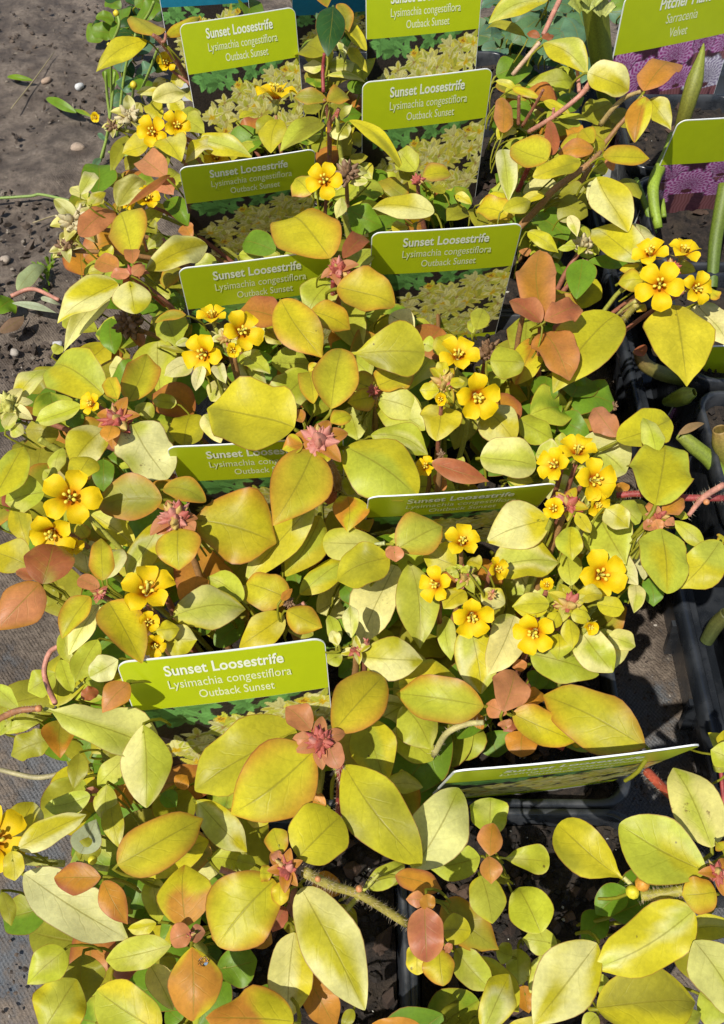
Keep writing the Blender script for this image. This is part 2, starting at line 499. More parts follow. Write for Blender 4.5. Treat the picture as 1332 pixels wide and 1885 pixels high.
def paint_loosestrife(W=150, H=120, seed=3):
    r = random.Random(seed); img = np.zeros((H, W, 3)); img[:] = (.028, .022, .018)
    img *= rng.uniform(.5, 1.6, (H, W, 1))
    for _ in range(13):      # light green seedlings along the top (row 0 = bottom of the picture)
        cx, cy = r.choice([r.uniform(0, W*.35), r.uniform(0, W*.35), r.uniform(W*.3, W)]), H*r.uniform(.84, 1.02)
        for k in range(6):
            g = r.uniform(.35, 1.1); raster_leaf(img, cx, cy, r.uniform(0, 6.28), r.uniform(9, 18), r.uniform(4, 6), (.16*g, .38*g, .09*g))
    ros = []
    for _ in range(105):
        x, y = r.uniform(W*.12, W*.99), r.uniform(0, H*.97)
        if y > H*(.38+.56*(x/W)**.5): continue
        ros.append((y, x))
    ros.sort(reverse=True)
    for y, x in ros:
        n = r.randrange(6, 9); a0 = r.uniform(0, 6.28)
        for k in range(n):
            g = r.uniform(.65, 1.15); base = r.choice([(.62, .56, .07), (.66, .60, .14), (.52, .53, .06), (.70, .65, .24)])
            raster_leaf(img, x, y, a0+k*6.28/n+r.uniform(-.3, .3), r.uniform(10, 18), r.uniform(3.4, 5.6), tuple(b*g for b in base), (.74*g, .70*g, .30*g) if r.random() < .5 else None)
        if r.random() < .22:
            for k in range(9): raster_leaf(img, x, y+1, r.uniform(0, 6.28), r.uniform(3, 6), 1.8, (.70, .46, .02))
        else:
            for k in range(4): raster_leaf(img, x, y, r.uniform(0, 6.28), 3.5, 1.3, (.42, .28, .08))
    for x, y in ((W*.42, H*.80), (W*.86, H*.88), (W*.25, H*.28)):
        for k in range(14): raster_leaf(img, x, y, r.uniform(0, 6.28), r.uniform(4, 7), 1.8, (.72, .50, .03))
        for k in range(6): raster_leaf(img, x, y, r.uniform(0, 6.28), 3, 1.2, (.45, .20, .02))
    return img
def paint_pitcher(W=150, H=120, seed=5):
    r = random.Random(seed); img = np.zeros((H, W, 3)); img[:] = (.05, .018, .03)
    img *= rng.uniform(.6, 1.5, (H, W, 1))
    Y, X = np.mgrid[0:H, 0:W]
    def hood(cx, cy, R, pale, tubelen):
        tw = R*.42
        m = (np.abs(X-cx) < tw*(.55+.45*np.clip((Y-(cy-tubelen))/tubelen, 0, 1))) & (Y < cy) & (Y > cy-tubelen)
        sh = .6+.4*np.cos((X-cx)/tw*1.3)
        ve = .5+.5*np.sin((X-cx)*1.6+np.sin(Y*.3)*1.4)
        c = np.stack([.17+.10*ve, .055+.06*ve, .055+.07*ve], -1)*sh[..., None]
        img[m] = c[m]
        a = np.arctan2(Y-cy, X-cx); d = np.hypot(X-cx, (Y-cy)*1.15)
        rim = R*(1+.07*np.sin(a*9+cx))
        m = (d < rim) & (Y > cy-R*.45)
        nv = 26
        ve = np.abs(np.sin(a*nv/2+np.sin(d*.55)*.8+.6*np.sin(d*.3)))
        net = np.abs(np.sin(d*.62+2*np.sin(a*5)))
        k = 1-np.clip((np.minimum(ve*1.1, net+.25)-.30)*2.2, 0, 1)
        dark = np.array((.30, .035, .20)) if not pale else np.array((.28, .22, .34))
        light = np.array((.60, .38, .58)) if not pale else np.array((.78, .74, .80))
        c = dark*(1-k[..., None])+light*k[..., None]
        c = c*(.55+.6*np.clip(d/R, 0, 1))[..., None]*np.where(d > rim*.93, .35, 1)[..., None]
        img[m] = c[m]
        hole = np.hypot((X-cx)/(R*.3), (Y-cy+R*.3)/(R*.14)) < .75
        img[hole] = (.09, .03, .035)
    for cx, cy, R, p, t in ((W*.75, H*.95, 24, 0, 70), (W*.98, H*.90, 22, 0, 70), (W*.10, H*.84, 24, 0, 70), (W*.52, H*.88, 25, 0, 75), (W*.30, H*.70, 30, 0, 70), (W*.86, H*.58, 30, 1, 70), (W*.60, H*.62, 22, 0, 60), (W*.06, H*.52, 19, 0, 60)):
        hood(cx, cy, R, p, t)
    for _ in range(60):
        x, y = r.uniform(0, W), r.uniform(0, H*.2)
        raster_leaf(img, x, y, r.uniform(.5, 2.6), r.uniform(6, 14), 2.5, (.10*r.uniform(.6, 1.6), .05, .07))
    return img
TW = .0700                                          # tag width
BAND, PIC, LOW, FOOT = .41*TW, .76*TW, .11*TW, .22*TW
def grid_sheet(x0, x1, y0, y1, nx, ny, z, bow):
    V = []
    for j in range(ny):
        for i in range(nx):
            x = x0+(x1-x0)*i/(nx-1); y = y0+(y1-y0)*j/(ny-1)
            V.append((x, y, z+bow(x)))
    return V, grid_faces(ny, nx)
_text_cache = {}
def text_mesh(body, size, bold):
    key = (body, size, bold)
    if key in _text_cache: return _text_cache[key]
    cu = bpy.data.curves.new('lettering', 'FONT'); cu.body = body; cu.size = size
    cu.align_x = 'CENTER'; cu.align_y = 'CENTER'; cu.resolution_u = 3; cu.offset = bold
    o = bpy.data.objects.new('lettering_source', cu); COL.objects.link(o)
    bpy.context.view_layer.update()
    dg = bpy.context.evaluated_depsgraph_get()
    me = bpy.data.meshes.new_from_object(o.evaluated_get(dg))
    COL.objects.unlink(o); bpy.data.objects.remove(o)
    me.name = 'lettering'
    _text_cache[key] = me
    return me
tag_meshes = {}
def tag_parts(kind):
    if kind in tag_meshes: return tag_meshes[kind]
    hw = TW/2; H = BAND+PIC+LOW+FOOT; R = .0045
    bowk = .6
    bow = lambda x: -bowk*x*x
    # card outline, top edge y=0 going down; rounded top corners
    V = []; F = []
    cols = 17
    def top(x):
        d = abs(x)-(hw-R)
        return 0 if d <= 0 else -(R-math.sqrt(max(0, R*R-d*d)))
    xs = sorted(set([round(hw*math.cos(a), 6) for a in np.linspace(0, math.pi, 9)] + [s*(hw-R+R*math.sin(a)) for s in (-1, 1) for a in np.linspace(0, math.pi/2, 7)]))
    rows = 6; th = .0005
    for side in (0, 1):
        for i, x in enumerate(xs):
            for j in range(rows):
                t = j/(rows-1); y = top(x)*(1-t)+(-H)*t
                V.append((x, y, bow(x)-side*th))
    n = len(xs)*rows
    F += grid_faces(len(xs), rows); F += [tuple(n+i for i in f[::-1]) for f in grid_faces(len(xs), rows)]
    ring = [i*rows for i in range(len(xs))] + [(len(xs)-1)*rows+j for j in range(1, rows)] + [i*rows+rows-1 for i in range(len(xs)-2, -1, -1)] + [j for j in range(rows-2, 0, -1)]
    for a, b in zip(ring, ring[1:]+ring[:1]): F.append((a, n+a, n+b, b))
    res = {'card': (V, F, M_CARD)}
    # lime band with the rounded corners
    ins = .00035; V = []; F = []
    for i, x in enumerate(xs):
        xx = max(-hw+ins, min(hw-ins, x))
        for j in range(5):
            t = j/4; y = (top(x)-ins)*(1-t)+(-BAND)*t
            V.append((xx, y, bow(xx)+.00012))
    res['band'] = (V, grid_faces(len(xs), 5), M_LIME if kind != 'teal' else M_TEAL)
    W_, H_ = 150, 120
    img = paint_pitcher(W_, H_) if kind == 'pitcher' else paint_loosestrife(W_, H_, 3 if kind != 'teal' else 9)
    V, F = grid_sheet(-hw+ins, hw-ins, -BAND-PIC, -BAND-.00002, W_, H_, .00012, bow)
    res['picture'] = (V, F, M_PRINT, img.reshape(-1, 3))
    V, F = grid_sheet(-hw+ins, hw-ins, -BAND-PIC-LOW, -BAND-PIC-.00002, 13, 2, .00012, bow)
    res['strip'] = (V, F, M_LIME)
    tag_meshes[kind] = res
    return res
def build_tag(tl, tr, lean, label, kind='loosestrife', ztop=.163, group='printed plant tags', zr=None, stake=True, text=None):
    """tl, tr: photo pixels of the top corners; lean in degrees, + = leaning back"""
    A = at(tl[0], tl[1], ztop); B = at(tr[0], tr[1], ztop if zr is None else zr)
    ex = (B-A).normalized(); s = (B-A).length/TW
    back = Vector((-ex.y, ex.x, 0)).normalized()
    if back.y < 0: back = -back
    le = math.radians(lean)
    upv = Vector((0, 0, 1))*math.cos(le)+back*math.sin(le)
    upv = (upv-ex*upv.dot(ex)).normalized()
    ez = ex.cross(upv).normalized()
    mid = (A+B)/2
    Hh = (BAND+PIC+LOW+FOOT)*s
    foot = mid-upv*(Hh)
    M = Matrix(((ex.x, upv.x, ez.x), (ex.y, upv.y, ez.y), (ex.z, upv.z, ez.z)))
    root = empty('plant_tag', foot, label, 'plant tag', group)
    root.rotation_euler = M.to_euler(); root.scale = (s, s, s)
    off = (0, Hh/s, 0)
    for nm, d in tag_parts(kind).items():
        key = (kind, nm)
        if key in _text_cache: o = link(NAMES[nm], _text_cache[key], root, off)
        else:
            o = mesh_obj(NAMES[nm], d[0], d[1], d[2], root, off, smooth=False, cols=d[3] if len(d) > 3 else None); _text_cache[key] = o.data
    lines = text if text is not None else TEXTS[kind]
    for body, size, y, bold, mat, x in lines:
        me = text_mesh(body, size, bold)
        if not me.materials: me.materials.append(mat)
        lo = link('lettering', me, root, (x, Hh/s+y, .00019-.6*x*x))
        if body in TEXT_W:
            xs_ = [v.co.x for v in me.vertices]; lo.scale.x = TEXT_W[body]/(max(xs_)-min(xs_))
    if stake:
        L = max(.012, (foot.z-.045)/max(.2, upv.z))/s
        w = .007
        V = [(-w, 0, 0), (w, 0, 0), (w*.9, -L*.7, 0), (0, -L, 0), (-w*.9, -L*.7, 0)]
        V = [(a, b, -.0001) for a, b, c in V]+[(a, b, -.0006) for a, b, c in V]
        F = [(0, 4, 3, 2, 1), (5, 6, 7, 8, 9)]+[(i, (i+1) % 5, 5+(i+1) % 5, 5+i) for i in range(5)]
        mesh_obj('stake', V, F, M_CARD, root, smooth=False)
    return root
TEXT_W = {'Sunset Loosestrife': .0405, 'Lysimachia congestiflora': .0425, 'Outback Sunset': .0265, 'Pitcher Plant': .0290, 'Sarracenia': .0180, 'Velvet': .0105}
NAMES = {'card': 'card', 'band': 'title_band', 'picture': 'picture', 'strip': 'lower_band'}
M_RED = plain_material('print_red', (.5, .05, .08), (.5, .05, .08), 300, .4, .02, .0001)
M_GRN = plain_material('print_green', (.05, .3, .04), (.05, .3, .04), 300, .4, .02, .0001)
FY = -(BAND+PIC+LOW+FOOT*.45)
LOGO = [('p', .0125, FY, .0002, M_BLUE, -.012)]
TEXTS = {
 'loosestrife': [('Sunset Loosestrife', .0080, -.0072, .00016, M_INK_W, 0), ('Lysimachia congestiflora', .0068, -.0150, .00002, M_INK, .001), ('Outback Sunset', .0066, -.0222, .00005, M_INK, .0025)] + LOGO,
 'pitcher': [('Pitcher Plant', .0080, -.0075, .00016, M_INK_W, 0), ('Sarracenia', .0068, -.0152, .00002, M_INK, 0), ('Velvet', .0066, -.0225, .00005, M_INK, 0)] + LOGO,
 'teal': [],
}
TAGS = [
 ((329, 46), (543, 13), 7, 'lime loosestrife tag beside the dark red stalk and buttercup weed'),
 ((673, -22), (890, -42), 5, 'lime loosestrife tag with an upright orange leaf across its picture'),
 ((667, 153), (908, 126), -2, 'lime loosestrife tag with a long narrow leaf arching over its side'),
 ((329, 311), (581, 276), -17, 'dull olive loosestrife tag beside a single open yellow flower'),
 ((684, 431), (963, 413), -9, 'lime loosestrife tag between the terracotta leaves and a salmon rosette'),
 ((327, 497), (612, 460), -9, 'loosestrife tag partly covered by a large orange edged rosette leaf'),
 ((305, 826), (632, 805), -8, 'loosestrife tag with its title half hidden by a broad leaf'),
 ((678, 919), (1027, 893), -19, 'steeply foreshortened loosestrife tag below a white blotched leaf'),
 ((212, 1223), (598, 1177), 12, 'largest lime loosestrife tag with most of its picture showing'),
]
for tl, tr, lean, lab in TAGS: build_tag(tl, tr, lean, lab)
build_tag((838, 1425), (1297, 1375), -11, 'loosestrife tag bent far forward so only its white top edge shows', ztop=.178, zr=.178)
build_tag((1153, -8), (1385, -52), 3, 'lime pitcher plant tag with its title lettering in view', kind='pitcher', ztop=.150, group='pitcher plant tags')
build_tag((1250, 224), (1500, 205), -10, 'lime topped pitcher plant tag whose title is cut off', kind='pitcher', ztop=.150, group='pitcher plant tags', text=LOGO)
build_tag((1300, 640), (1590, 628), -6, 'low pitcher plant tag leaning behind a large yellow leaf', kind='pitcher', ztop=.10, group='pitcher plant tags', text=LOGO)
build_tag((283, -58), (450, -68), 4, 'teal topped tag standing behind the buttercup weed', kind='teal', ztop=.150, group=None)
build_tag((536, -20), (690, -30), -20, 'blue and white tag among dark leaves behind the lime tags', kind='teal', ztop=.140, group=None)
# ------------------------------------------------------------------ plants
C = {  # base colours of living tissue
 'y': (.64, .565, .024), 'l': (.53, .565, .050), 'g': (.17, .30, .018), 'k': (.36, .34, .025), 'p': (.82, .77, .28),
 'o': (.60, .27, .03), 's': (.60, .25, .095), 'r': (.42, .13, .05), 'w': (.42, .47, .24), 'D': (.035, .10, .018),
 'b': (.13, .25, .12), 'n': (.30, .20, .10),
}
for _k in C: C[_k] = np.array(C[_k])
plants = {}
PLANT_LABELS = {
 (0, 0): 'yellow and orange loosestrife with a water drop on one leaf',
 (1, 0): 'young loosestrife with small lime leaves over bare bark soil',
 (0, 1): 'loosestrife with a brown budded rosette in front of the largest tag',
 (1, 1): 'loosestrife with salmon and yellow leaves behind the forward bent tag',
 (0, 2): 'loosestrife with pink buds and broad leaves across a tag title',
 (1, 2): 'loosestrife carrying two full flower clusters beside the foreshortened tag',
 (0, 3): 'loosestrife with paired yellow flowers and brown orange edged leaves',
 (1, 3): 'loosestrife with upright terracotta leaves next to the tray',
 (0, 4): 'loosestrife with withered pale flower heads at the muddy edge',
 (1, 4): 'loosestrife with a pale folded leaf above the middle tag',
 (0, 5): 'leggy loosestrife with a dark red stalk by the buttercup weed',
 (1, 5): 'leggy loosestrife trailing thick stems toward the purple tags',
}
for k, lab in PLANT_LABELS.items():
    p = pot_xy(*k)
    plants[k] = empty('loosestrife_plant', (p.x, p.y, .0755), lab, 'plant', 'loosestrife plants in pots')
buttercup = empty('buttercup_weed', at(195, 190, .0), 'thin stemmed buttercup weed with yellow heads growing out of the mud', 'weed')
seedling = empty('creeping_weed', at(30, 560, .0), 'sage green creeping weed with a pink stem lying on the mud', 'weed')
darkplant = empty('leafy_plant', at(590, -20, .0), 'plant with dark green toothed leaves between two lime tags', 'plant')
blueplant = empty('shrubby_plant', at(990, -60, .0), 'blue green shrubby plant behind the rear tags', 'plant')
greenplant = empty('leafy_plant', at(250, -20, .0), 'low dark green weed with lobed leaves under the teal tag', 'weed')
ROOTS = {'D': darkplant, 'b': blueplant, 'w': seedling, 'G': greenplant}
def owner(P):
    best = min(plants, key=lambda k: (pot_xy(*k).x-P.x)**2+(pot_xy(*k).y-P.y)**2)
    return plants[best]

NU, NV = 17, 9
UU = .5-.5*np.cos(np.linspace(0, math.pi, NU))
VV = np.linspace(-1, 1, NV)
LEAF_F = grid_faces(NU, NV)
def profile(shape, r):
    u = np.clip(UU, 1e-4, 1-1e-4)
    if shape == 'r': h = u**.54*(1-u)**.58; q = np.clip((u-.88)/.11, 0, 1); h = h*(1-r.uniform(0, .45)*q*q)
    elif shape == 'b':
        t = np.clip((u-.16)/.84, 1e-4, 1-1e-4); h = np.maximum(t**.95*(1-t)**.52/.52, .045*(1-t)); 
    elif shape == 'l': h = u**.75*(1-u)**.95
    elif shape == 't': h = np.maximum(np.clip((u-.1)/.9, 1e-4, 1)**.8*(1-u)**.5*(1+.16*np.sin(u*11)), .03*(1-u))
    else:
        a, b = r.uniform(.50, .82), r.uniform(.62, .95); h = u**a*(1-u)**b
        q = np.clip((u-.80)/.18, 0, 1); q = q*q*(3-2*q); h = h*(1-r.uniform(.0, .40)*q)
    h = h/h.max()
    h[0] = min(h[0], .05) if shape in 'bt' else .03
    h[-1] = 0.0
    return h
def smooth_noise2(r, U, V, f=1.6):
    o = 0
    for _ in range(5):
        a, b, c = r.uniform(-4, 4)*f, r.uniform(-2.4, 2.4)*f, r.uniform(0, 6.28)
        o = o+np.sin(a*U+b*V+c)
    return o/2.2
def leaf_colours(code, r):
    U, V = np.meshgrid(UU, VV, indexing='ij')
    a = C[code[0]]*r.uniform(.88, 1.10)*np.array([r.uniform(.95, 1.06), 1, r.uniform(.8, 1.3)])
    col = np.broadcast_to(a, U.shape+(3,)).copy()
    m2 = code[1] if len(code) > 1 else '-'
    # darker and greener along the midrib, paler toward the blade edge
    col *= (1-.10*np.exp(-(V/.28)**2))[..., None]
    nz = smooth_noise2(r, U, V)
    if m2 in 'osr':
        e = np.clip(np.abs(V)**3.0*.95+np.clip((U-.80)/.2, 0, 1)**2*.45+np.clip((.16-U)/.16, 0, 1)*.45+.16*nz-.05, 0, 1)
        if code[0] in 'osr': e = np.clip(e*.8+.2*nz+.1, 0, 1)
        col = col*(1-e[..., None])+C[m2]*r.uniform(.85, 1.05)*e[..., None]
    elif m2 in 'pylkg':
        f = np.clip((nz+.9*np.abs(V)-.25)*1.9, 0, 1)
        if m2 in 'kg': f = np.clip((nz-.35)*1.6, 0, .8)
        col = col*(1-f[..., None])+C[m2]*f[..., None]
    if code[0] in 'yl' and m2 == '-':
        f = np.clip((nz-.3)*.8, 0, .40); col = col*(1-f[..., None])+C['p']*f[..., None]
    if code[0] in 'yl':
        f = np.clip((smooth_noise2(r, U, V, 1.2)-.2)*.5, 0, .32); col = col*(1-f[..., None])+C['k']*f[..., None]
    if code[0] == 'p':
        f = np.clip((-nz+.4-1.1*np.abs(V))*1.2+np.clip(.25-U, 0, 1)*1.5, 0, .85); g = C['l'] if m2 != 'k' else C['k']
        col = col*(1-f[..., None])+g*f[..., None]
    return np.clip(col, .003, .9).reshape(-1, 3)
UV_LEAF = np.array([(u, (v+1)/2) for u in UU for v in VV])
UPW = Vector((0, 0, 1))
LEAF_N = [0]
def add_leaf(b, t, wpx, code, zb, zt=None, shape='o', r=None, root=None, name='leaf', mat=None, curl=None, petiole=True, width_m=None, up=.55):
    """b, t: base and tip photo pixels; wpx: breadth in photo pixels"""
    LEAF_N[0] += 1
    r = r or random.Random(LEAF_N[0]*31+5)
    B = b if isinstance(b, Vector) else at(b[0], b[1], zb)
    if zt is None:
        L0 = (at(t[0], t[1], zb)-B).length
        zt = zb + r.uniform(-.22, .06)*L0
    T = t if isinstance(t, Vector) else at(t[0], t[1], zt)
    ax = T-B; L = ax.length; a = ax/L
    cam_dir = (CAMP-(B+T)/2).normalized()
    n = (UPW*up+cam_dir*(1-up)+Vector((r.uniform(-1, 1), r.uniform(-1, 1), 0))*.22)
    n = (n-a*n.dot(a)).normalized()
    s = a.cross(n).normalized()
    if width_m is None:
        mid = (B+T)/2; p0 = proj(mid-s*.005); p1 = proj(mid+s*.005); pb, pt = proj(B), proj(T)
        axd = Vector((pt[0]-pb[0], pt[1]-pb[1])); 
        d = Vector((p1[0]-p0[0], p1[1]-p0[1]))
        if axd.length > 1:
            axd.normalize(); eff = abs(d.x*axd.y-d.y*axd.x)
        else: eff = d.length
        ppm = max(eff, .55*.01/px_size(mid))/.01
        W = wpx/ppm
    else: W = width_m
    W *= 1.12 if shape in 'or' else 1.06
    h = profile(shape, r)*W/2; asym = r.uniform(-.10, .10)
    fold = r.uniform(.05, .38) if r.random() < .78 else -r.uniform(.05, .25)
    arch = r.uniform(.03, .12) if curl is None else curl
    wav = r.uniform(.02, .09)*W if r.random() < .7 else r.uniform(.09, .16)*W; fr = r.uniform(7, 13); p1_, p2_ = r.uniform(0, 6.28), r.uniform(0, 6.28)
    bend = r.uniform(-.05, .05)*L; tw = r.uniform(-.25, .25)
    U = UU[:, None]; V = VV[None, :]
    sx = h[:, None]*V*(1+asym*np.sign(V)+.08*np.sin(fr*.7*U+p2_)*np.abs(V))+bend*np.sin(math.pi*U)
    side = np.where(V > 0, np.sin(fr*U+p1_), np.sin(fr*U+p2_))
    nz = arch*L*4*U*(1-U)+fold*np.abs(V)**1.4*h[:, None]*(1 if True else 0)+wav*side*V**2*np.sin(math.pi*U)+tw*h[:, None]*V*U
    if width_m is None or L > .01: nz = nz+.055*W*smooth_noise2(r, U, V, .9)*np.sin(math.pi*U)-r.uniform(0, .16)*L*np.clip(U-.55, 0, 1)**2*4
    ux = L*U+side*.020*L*V**2*np.sin(math.pi*U)
    # cup the rim a little
    nz = nz-.04*W*V**4*np.sin(math.pi*U)
    av, sv, nv = np.array(a), np.array(s), np.array(n)
    P = ux[..., None]*av+sx[..., None]*sv+nz[..., None]*nv
    P = P.reshape(-1, 3)
    cols = leaf_colours(code, r)
    verts = P; faces = list(LEAF_F); uvs = UV_LEAF
    root = root or ROOTS.get(code[0]) or owner(B)
    if petiole:
        rp = root.location; tgt = Vector((rp.x-B.x, rp.y-B.y, 0))
        if tgt.length > .02: tgt = tgt.normalized()*.02
        tgt *= .5; e1 = -a*.0012-n*.002; e2 = -a*.002+tgt*.5+Vector((0, 0, -.008)); e3 = tgt*.8+Vector((0, 0, -.014))
        pw = max(.0005, min(.0009, W*.04))
        tv, tf = tube([a*.003, e1, e2, e3], [pw*.7, pw, pw*.9, pw*.8], 7, 5, False)
        k = len(verts); verts = np.vstack([verts, np.array(tv)]); faces = faces+[tuple(k+i for i in f) for f in tf]
        cols = np.vstack([cols, np.broadcast_to((C['k']*.8+C['l']*.2)*.8, (len(tv), 3))]); uvs = np.vstack([uvs, np.full((len(tv), 2), .3)])
    o = mesh_obj(name, verts, faces, mat or M_LEAF, root, B-root.location, cols=cols, uvs=uvs)
    return o

LEAVES = {}
# columns: base x, base y, tip x, tip y, breadth, colour code, layer, [shape]   (coordinates on an enlarged tile of the photo)
LEAVES[(0, 0)] = """
800 220 522 388 120 yk 7|862 192 712 85 105 yo 8|850 195 750 150 60 ko 7|900 200 1095 82 70 yo 8 l|900 430 830 480 60 yp 4|930 440 1005 430 75 yp 4
870 500 740 500 50 yp 4|830 545 1012 495 95 pk 6|872 655 830 545 100 y- 5|990 650 1085 590 80 l- 5|980 640 1112 720 115 l- 5|805 790 662 830 105 y- 6
900 755 982 862 150 y- 7|700 740 600 940 70 k- 3 l|760 850 680 920 70 k- 2|850 800 900 920 110 k- 2|905 965 755 850 135 s- 6|860 985 945 1062 105 s- 5
700 1120 935 940 42 ro 7 l|1190 790 1010 872 90 py 6|1070 760 1370 850 115 py 6|1000 905 1140 840 60 k- 4|640 1125 790 950 125 pk 6|440 1060 512 938 85 p- 6
470 1090 385 1020 65 p- 5|500 1112 578 1045 60 py 7|930 540 1000 620 80 yp 3|760 560 700 660 70 pk 4|1010 480 1060 560 70 pk 3|640 700 560 690 60 pk 5
"""
LEAVES[(440, 0)] = """
540 20 595 165 75 ko 8|590 110 692 272 75 ky 7|600 258 697 385 60 yk 6|560 195 577 335 52 p- 6 l|470 300 332 235 150 k- 6|450 375 345 350 70 p- 5|450 395 360 445 90 k- 4
480 410 692 442 38 py 5 l|478 545 298 530 78 ko 9|478 555 598 512 85 ko 9|500 570 450 645 60 k- 8|520 665 602 560 105 kp 7|520 680 592 742 110 kp 7|452 660 225 815 120 kl 8
600 655 902 918 78 yk 9 l|215 650 172 832 130 y- 8|200 660 88 720 90 k- 6|280 680 425 668 60 l- 5|0 645 115 618 42 y- 6 l|0 780 60 850 80 y- 4|440 720 400 800 70 y- 4
600 770 685 760 70 y- 4|570 835 510 780 60 k- 4|700 985 600 1002 50 p- 7|600 870 702 850 60 k- 5|960 932 868 815 125 l- 8|1000 962 1160 948 100 ys 8|952 962 850 940 72 k- 7
1180 1060 1265 1110 52 y- 6|650 900 720 970 90 py 4|390 1060 300 970 150 ys 8|560 1075 530 1180 60 p- 9|480 40 440 -60 90 ko 8|560 900 640 1000 80 ky 3|360 620 440 560 80 k- 5
1110 700 1200 800 60 g- -3
"""
LEAVES[(882, 0)] = """
375 -5 58 105 115 py 9|250 195 18 143 55 k- 7 l|330 202 258 180 42 r- 8|340 205 408 195 36 r- 8|355 232 595 400 125 py 9|590 395 817 490 172 yp 9 r|895 495 1085 325 140 os 9|905 528 848 758 118 oy 9
930 540 1045 692 130 yp 8|720 560 558 640 130 k- 6|730 600 832 682 110 k- 6|690 650 678 805 130 k- 5|260 462 532 430 105 l- 5|350 552 502 632 60 y- 6 l|180 480 332 530 50 yo 7 l|90 440 210 492 42 y- 6 l
128 722 125 528 98 os 8 r|430 640 632 662 35 l- 6 l|392 845 385 648 72 r- 9|372 872 165 785 180 yo 9|300 790 362 742 80 p- 7|440 812 692 765 120 yo 7|622 812 430 832 92 os 8|552 880 293 962 110 yk 9
672 850 928 862 105 yo 9|700 860 728 922 52 s- 8|640 965 815 1235 195 yp 9|650 980 600 1095 75 p- 8|790 970 882 1065 92 k- 7|130 815 162 1072 110 p- 8|0 1112 205 1100 92 y- 7|430 1060 592 1122 120 k- 5
350 1060 200 1122 55 y- 7|210 870 190 1060 60 k- 6|540 760 480 700 70 o- 6|700 900 620 930 70 l- 5|400 960 480 900 70 k- 6|100 760 210 700 80 y- 6|620 780 560 700 90 yo 8|-60 760 -20 600 70 k- 3
"""
LEAVES[(0, 370)] = """
920 -10 1022 122 112 g- 5|430 190 622 52 135 s- 6|722 310 652 62 200 yo 8|642 372 513 312 102 os 8|722 342 718 255 82 s- 9|705 402 598 402 62 s- 9|722 402 792 345 62 s- 9|640 448 300 638 165 yp 8
795 378 1132 235 150 yp 8|705 438 735 602 178 yp 9 r|582 508 342 805 120 pk 6|480 392 585 370 60 y- 6|962 358 898 474 115 ko 6|820 480 935 522 82 l- 5|940 500 1002 602 62 g- 5|740 580 860 580 82 g- 4
1012 620 838 658 56 ko 8 l|965 792 868 572 165 l- 5 r|1000 750 1022 660 62 ko 5|600 640 622 832 110 g- 3|562 1052 268 872 262 ly 8 r|700 1092 802 828 180 yo 8|640 1082 588 962 92 yo 9|860 765 880 1115 225 l- 5 r
1050 882 892 948 108 p- 8|870 790 1022 826 28 k- 7 l|1030 758 955 782 42 p- 8|1100 900 1062 1028 66 p- 9|1182 888 1228 992 72 p- 9|80 1092 255 895 122 py 6|1090 960 1080 1112 130 g- 3|1225 990 1148 1085 110 p- 6
425 180 285 310 82 kp 5|480 20 560 -20 60 py 6|420 60 480 0 60 py 6|780 120 850 180 80 k- 5|740 150 900 10 80 l- 4|1180 330 1060 352 90 l- 5|880 180 800 260 70 pl 4|520 820 600 1000 120 w- -4|290 830 340 790 60 l- 4|690 940 590 900 110 p- 3
1000 130 1040 200 80 os 4|720 700 780 800 70 s- 3|560 250 600 330 80 y- 4
"""
LEAVES[(440, 370)] = """
495 312 262 52 288 yo 9 r|372 272 213 105 95 s- 7|320 260 400 280 70 s- 6|565 312 712 188 92 r- 9|485 385 562 432 52 s- 9|610 362 718 248 110 l- 7|640 392 745 402 92 y- 5|532 470 850 555 195 yo 9 r
502 438 365 612 172 l- 7|222 642 -2 598 172 or 7|228 538 455 855 218 yo 9|385 600 602 686 162 yo 8|530 545 660 810 195 l- 5|600 832 722 952 132 l- 5|575 838 1012 822 268 yk 9 b|820 620 955 702 132 p- 6
880 690 962 735 62 p- 6|382 930 180 1140 200 l- 6|500 1132 558 802 220 yo 9|405 1105 375 925 122 yo 8|432 890 378 925 52 yo 7|722 1022 600 962 108 yo 7|740 1068 588 1092 112 yo 7|745 1010 942 918 172 yo 7
1042 862 885 1035 152 l- 6|758 1075 1005 1165 150 l- 7|175 880 395 882 150 lg 4|18 830 168 938 100 pl 8|0 880 152 1002 92 p- 7|198 272 8 212 132 g- 7|210 190 232 292 72 g- 6|0 290 142 312 62 l- 6
240 230 292 285 62 l- 6|590 40 782 132 142 g- 6|1062 62 715 15 125 yp 8|830 152 925 142 72 y- 6|1162 852 1078 735 122 y- 7|1062 800 988 780 82 l- 6|1110 952 1095 868 62 y- 9|1090 1032 983 1030 82 y- 9
1150 1000 1230 980 60 y- 9|560 700 500 800 70 o- 5|150 700 230 780 90 kp 6|1290 700 1332 590 95 l- 8|1270 720 1262 640 60 l- 7|700 1180 740 1090 100 g- 3
"""
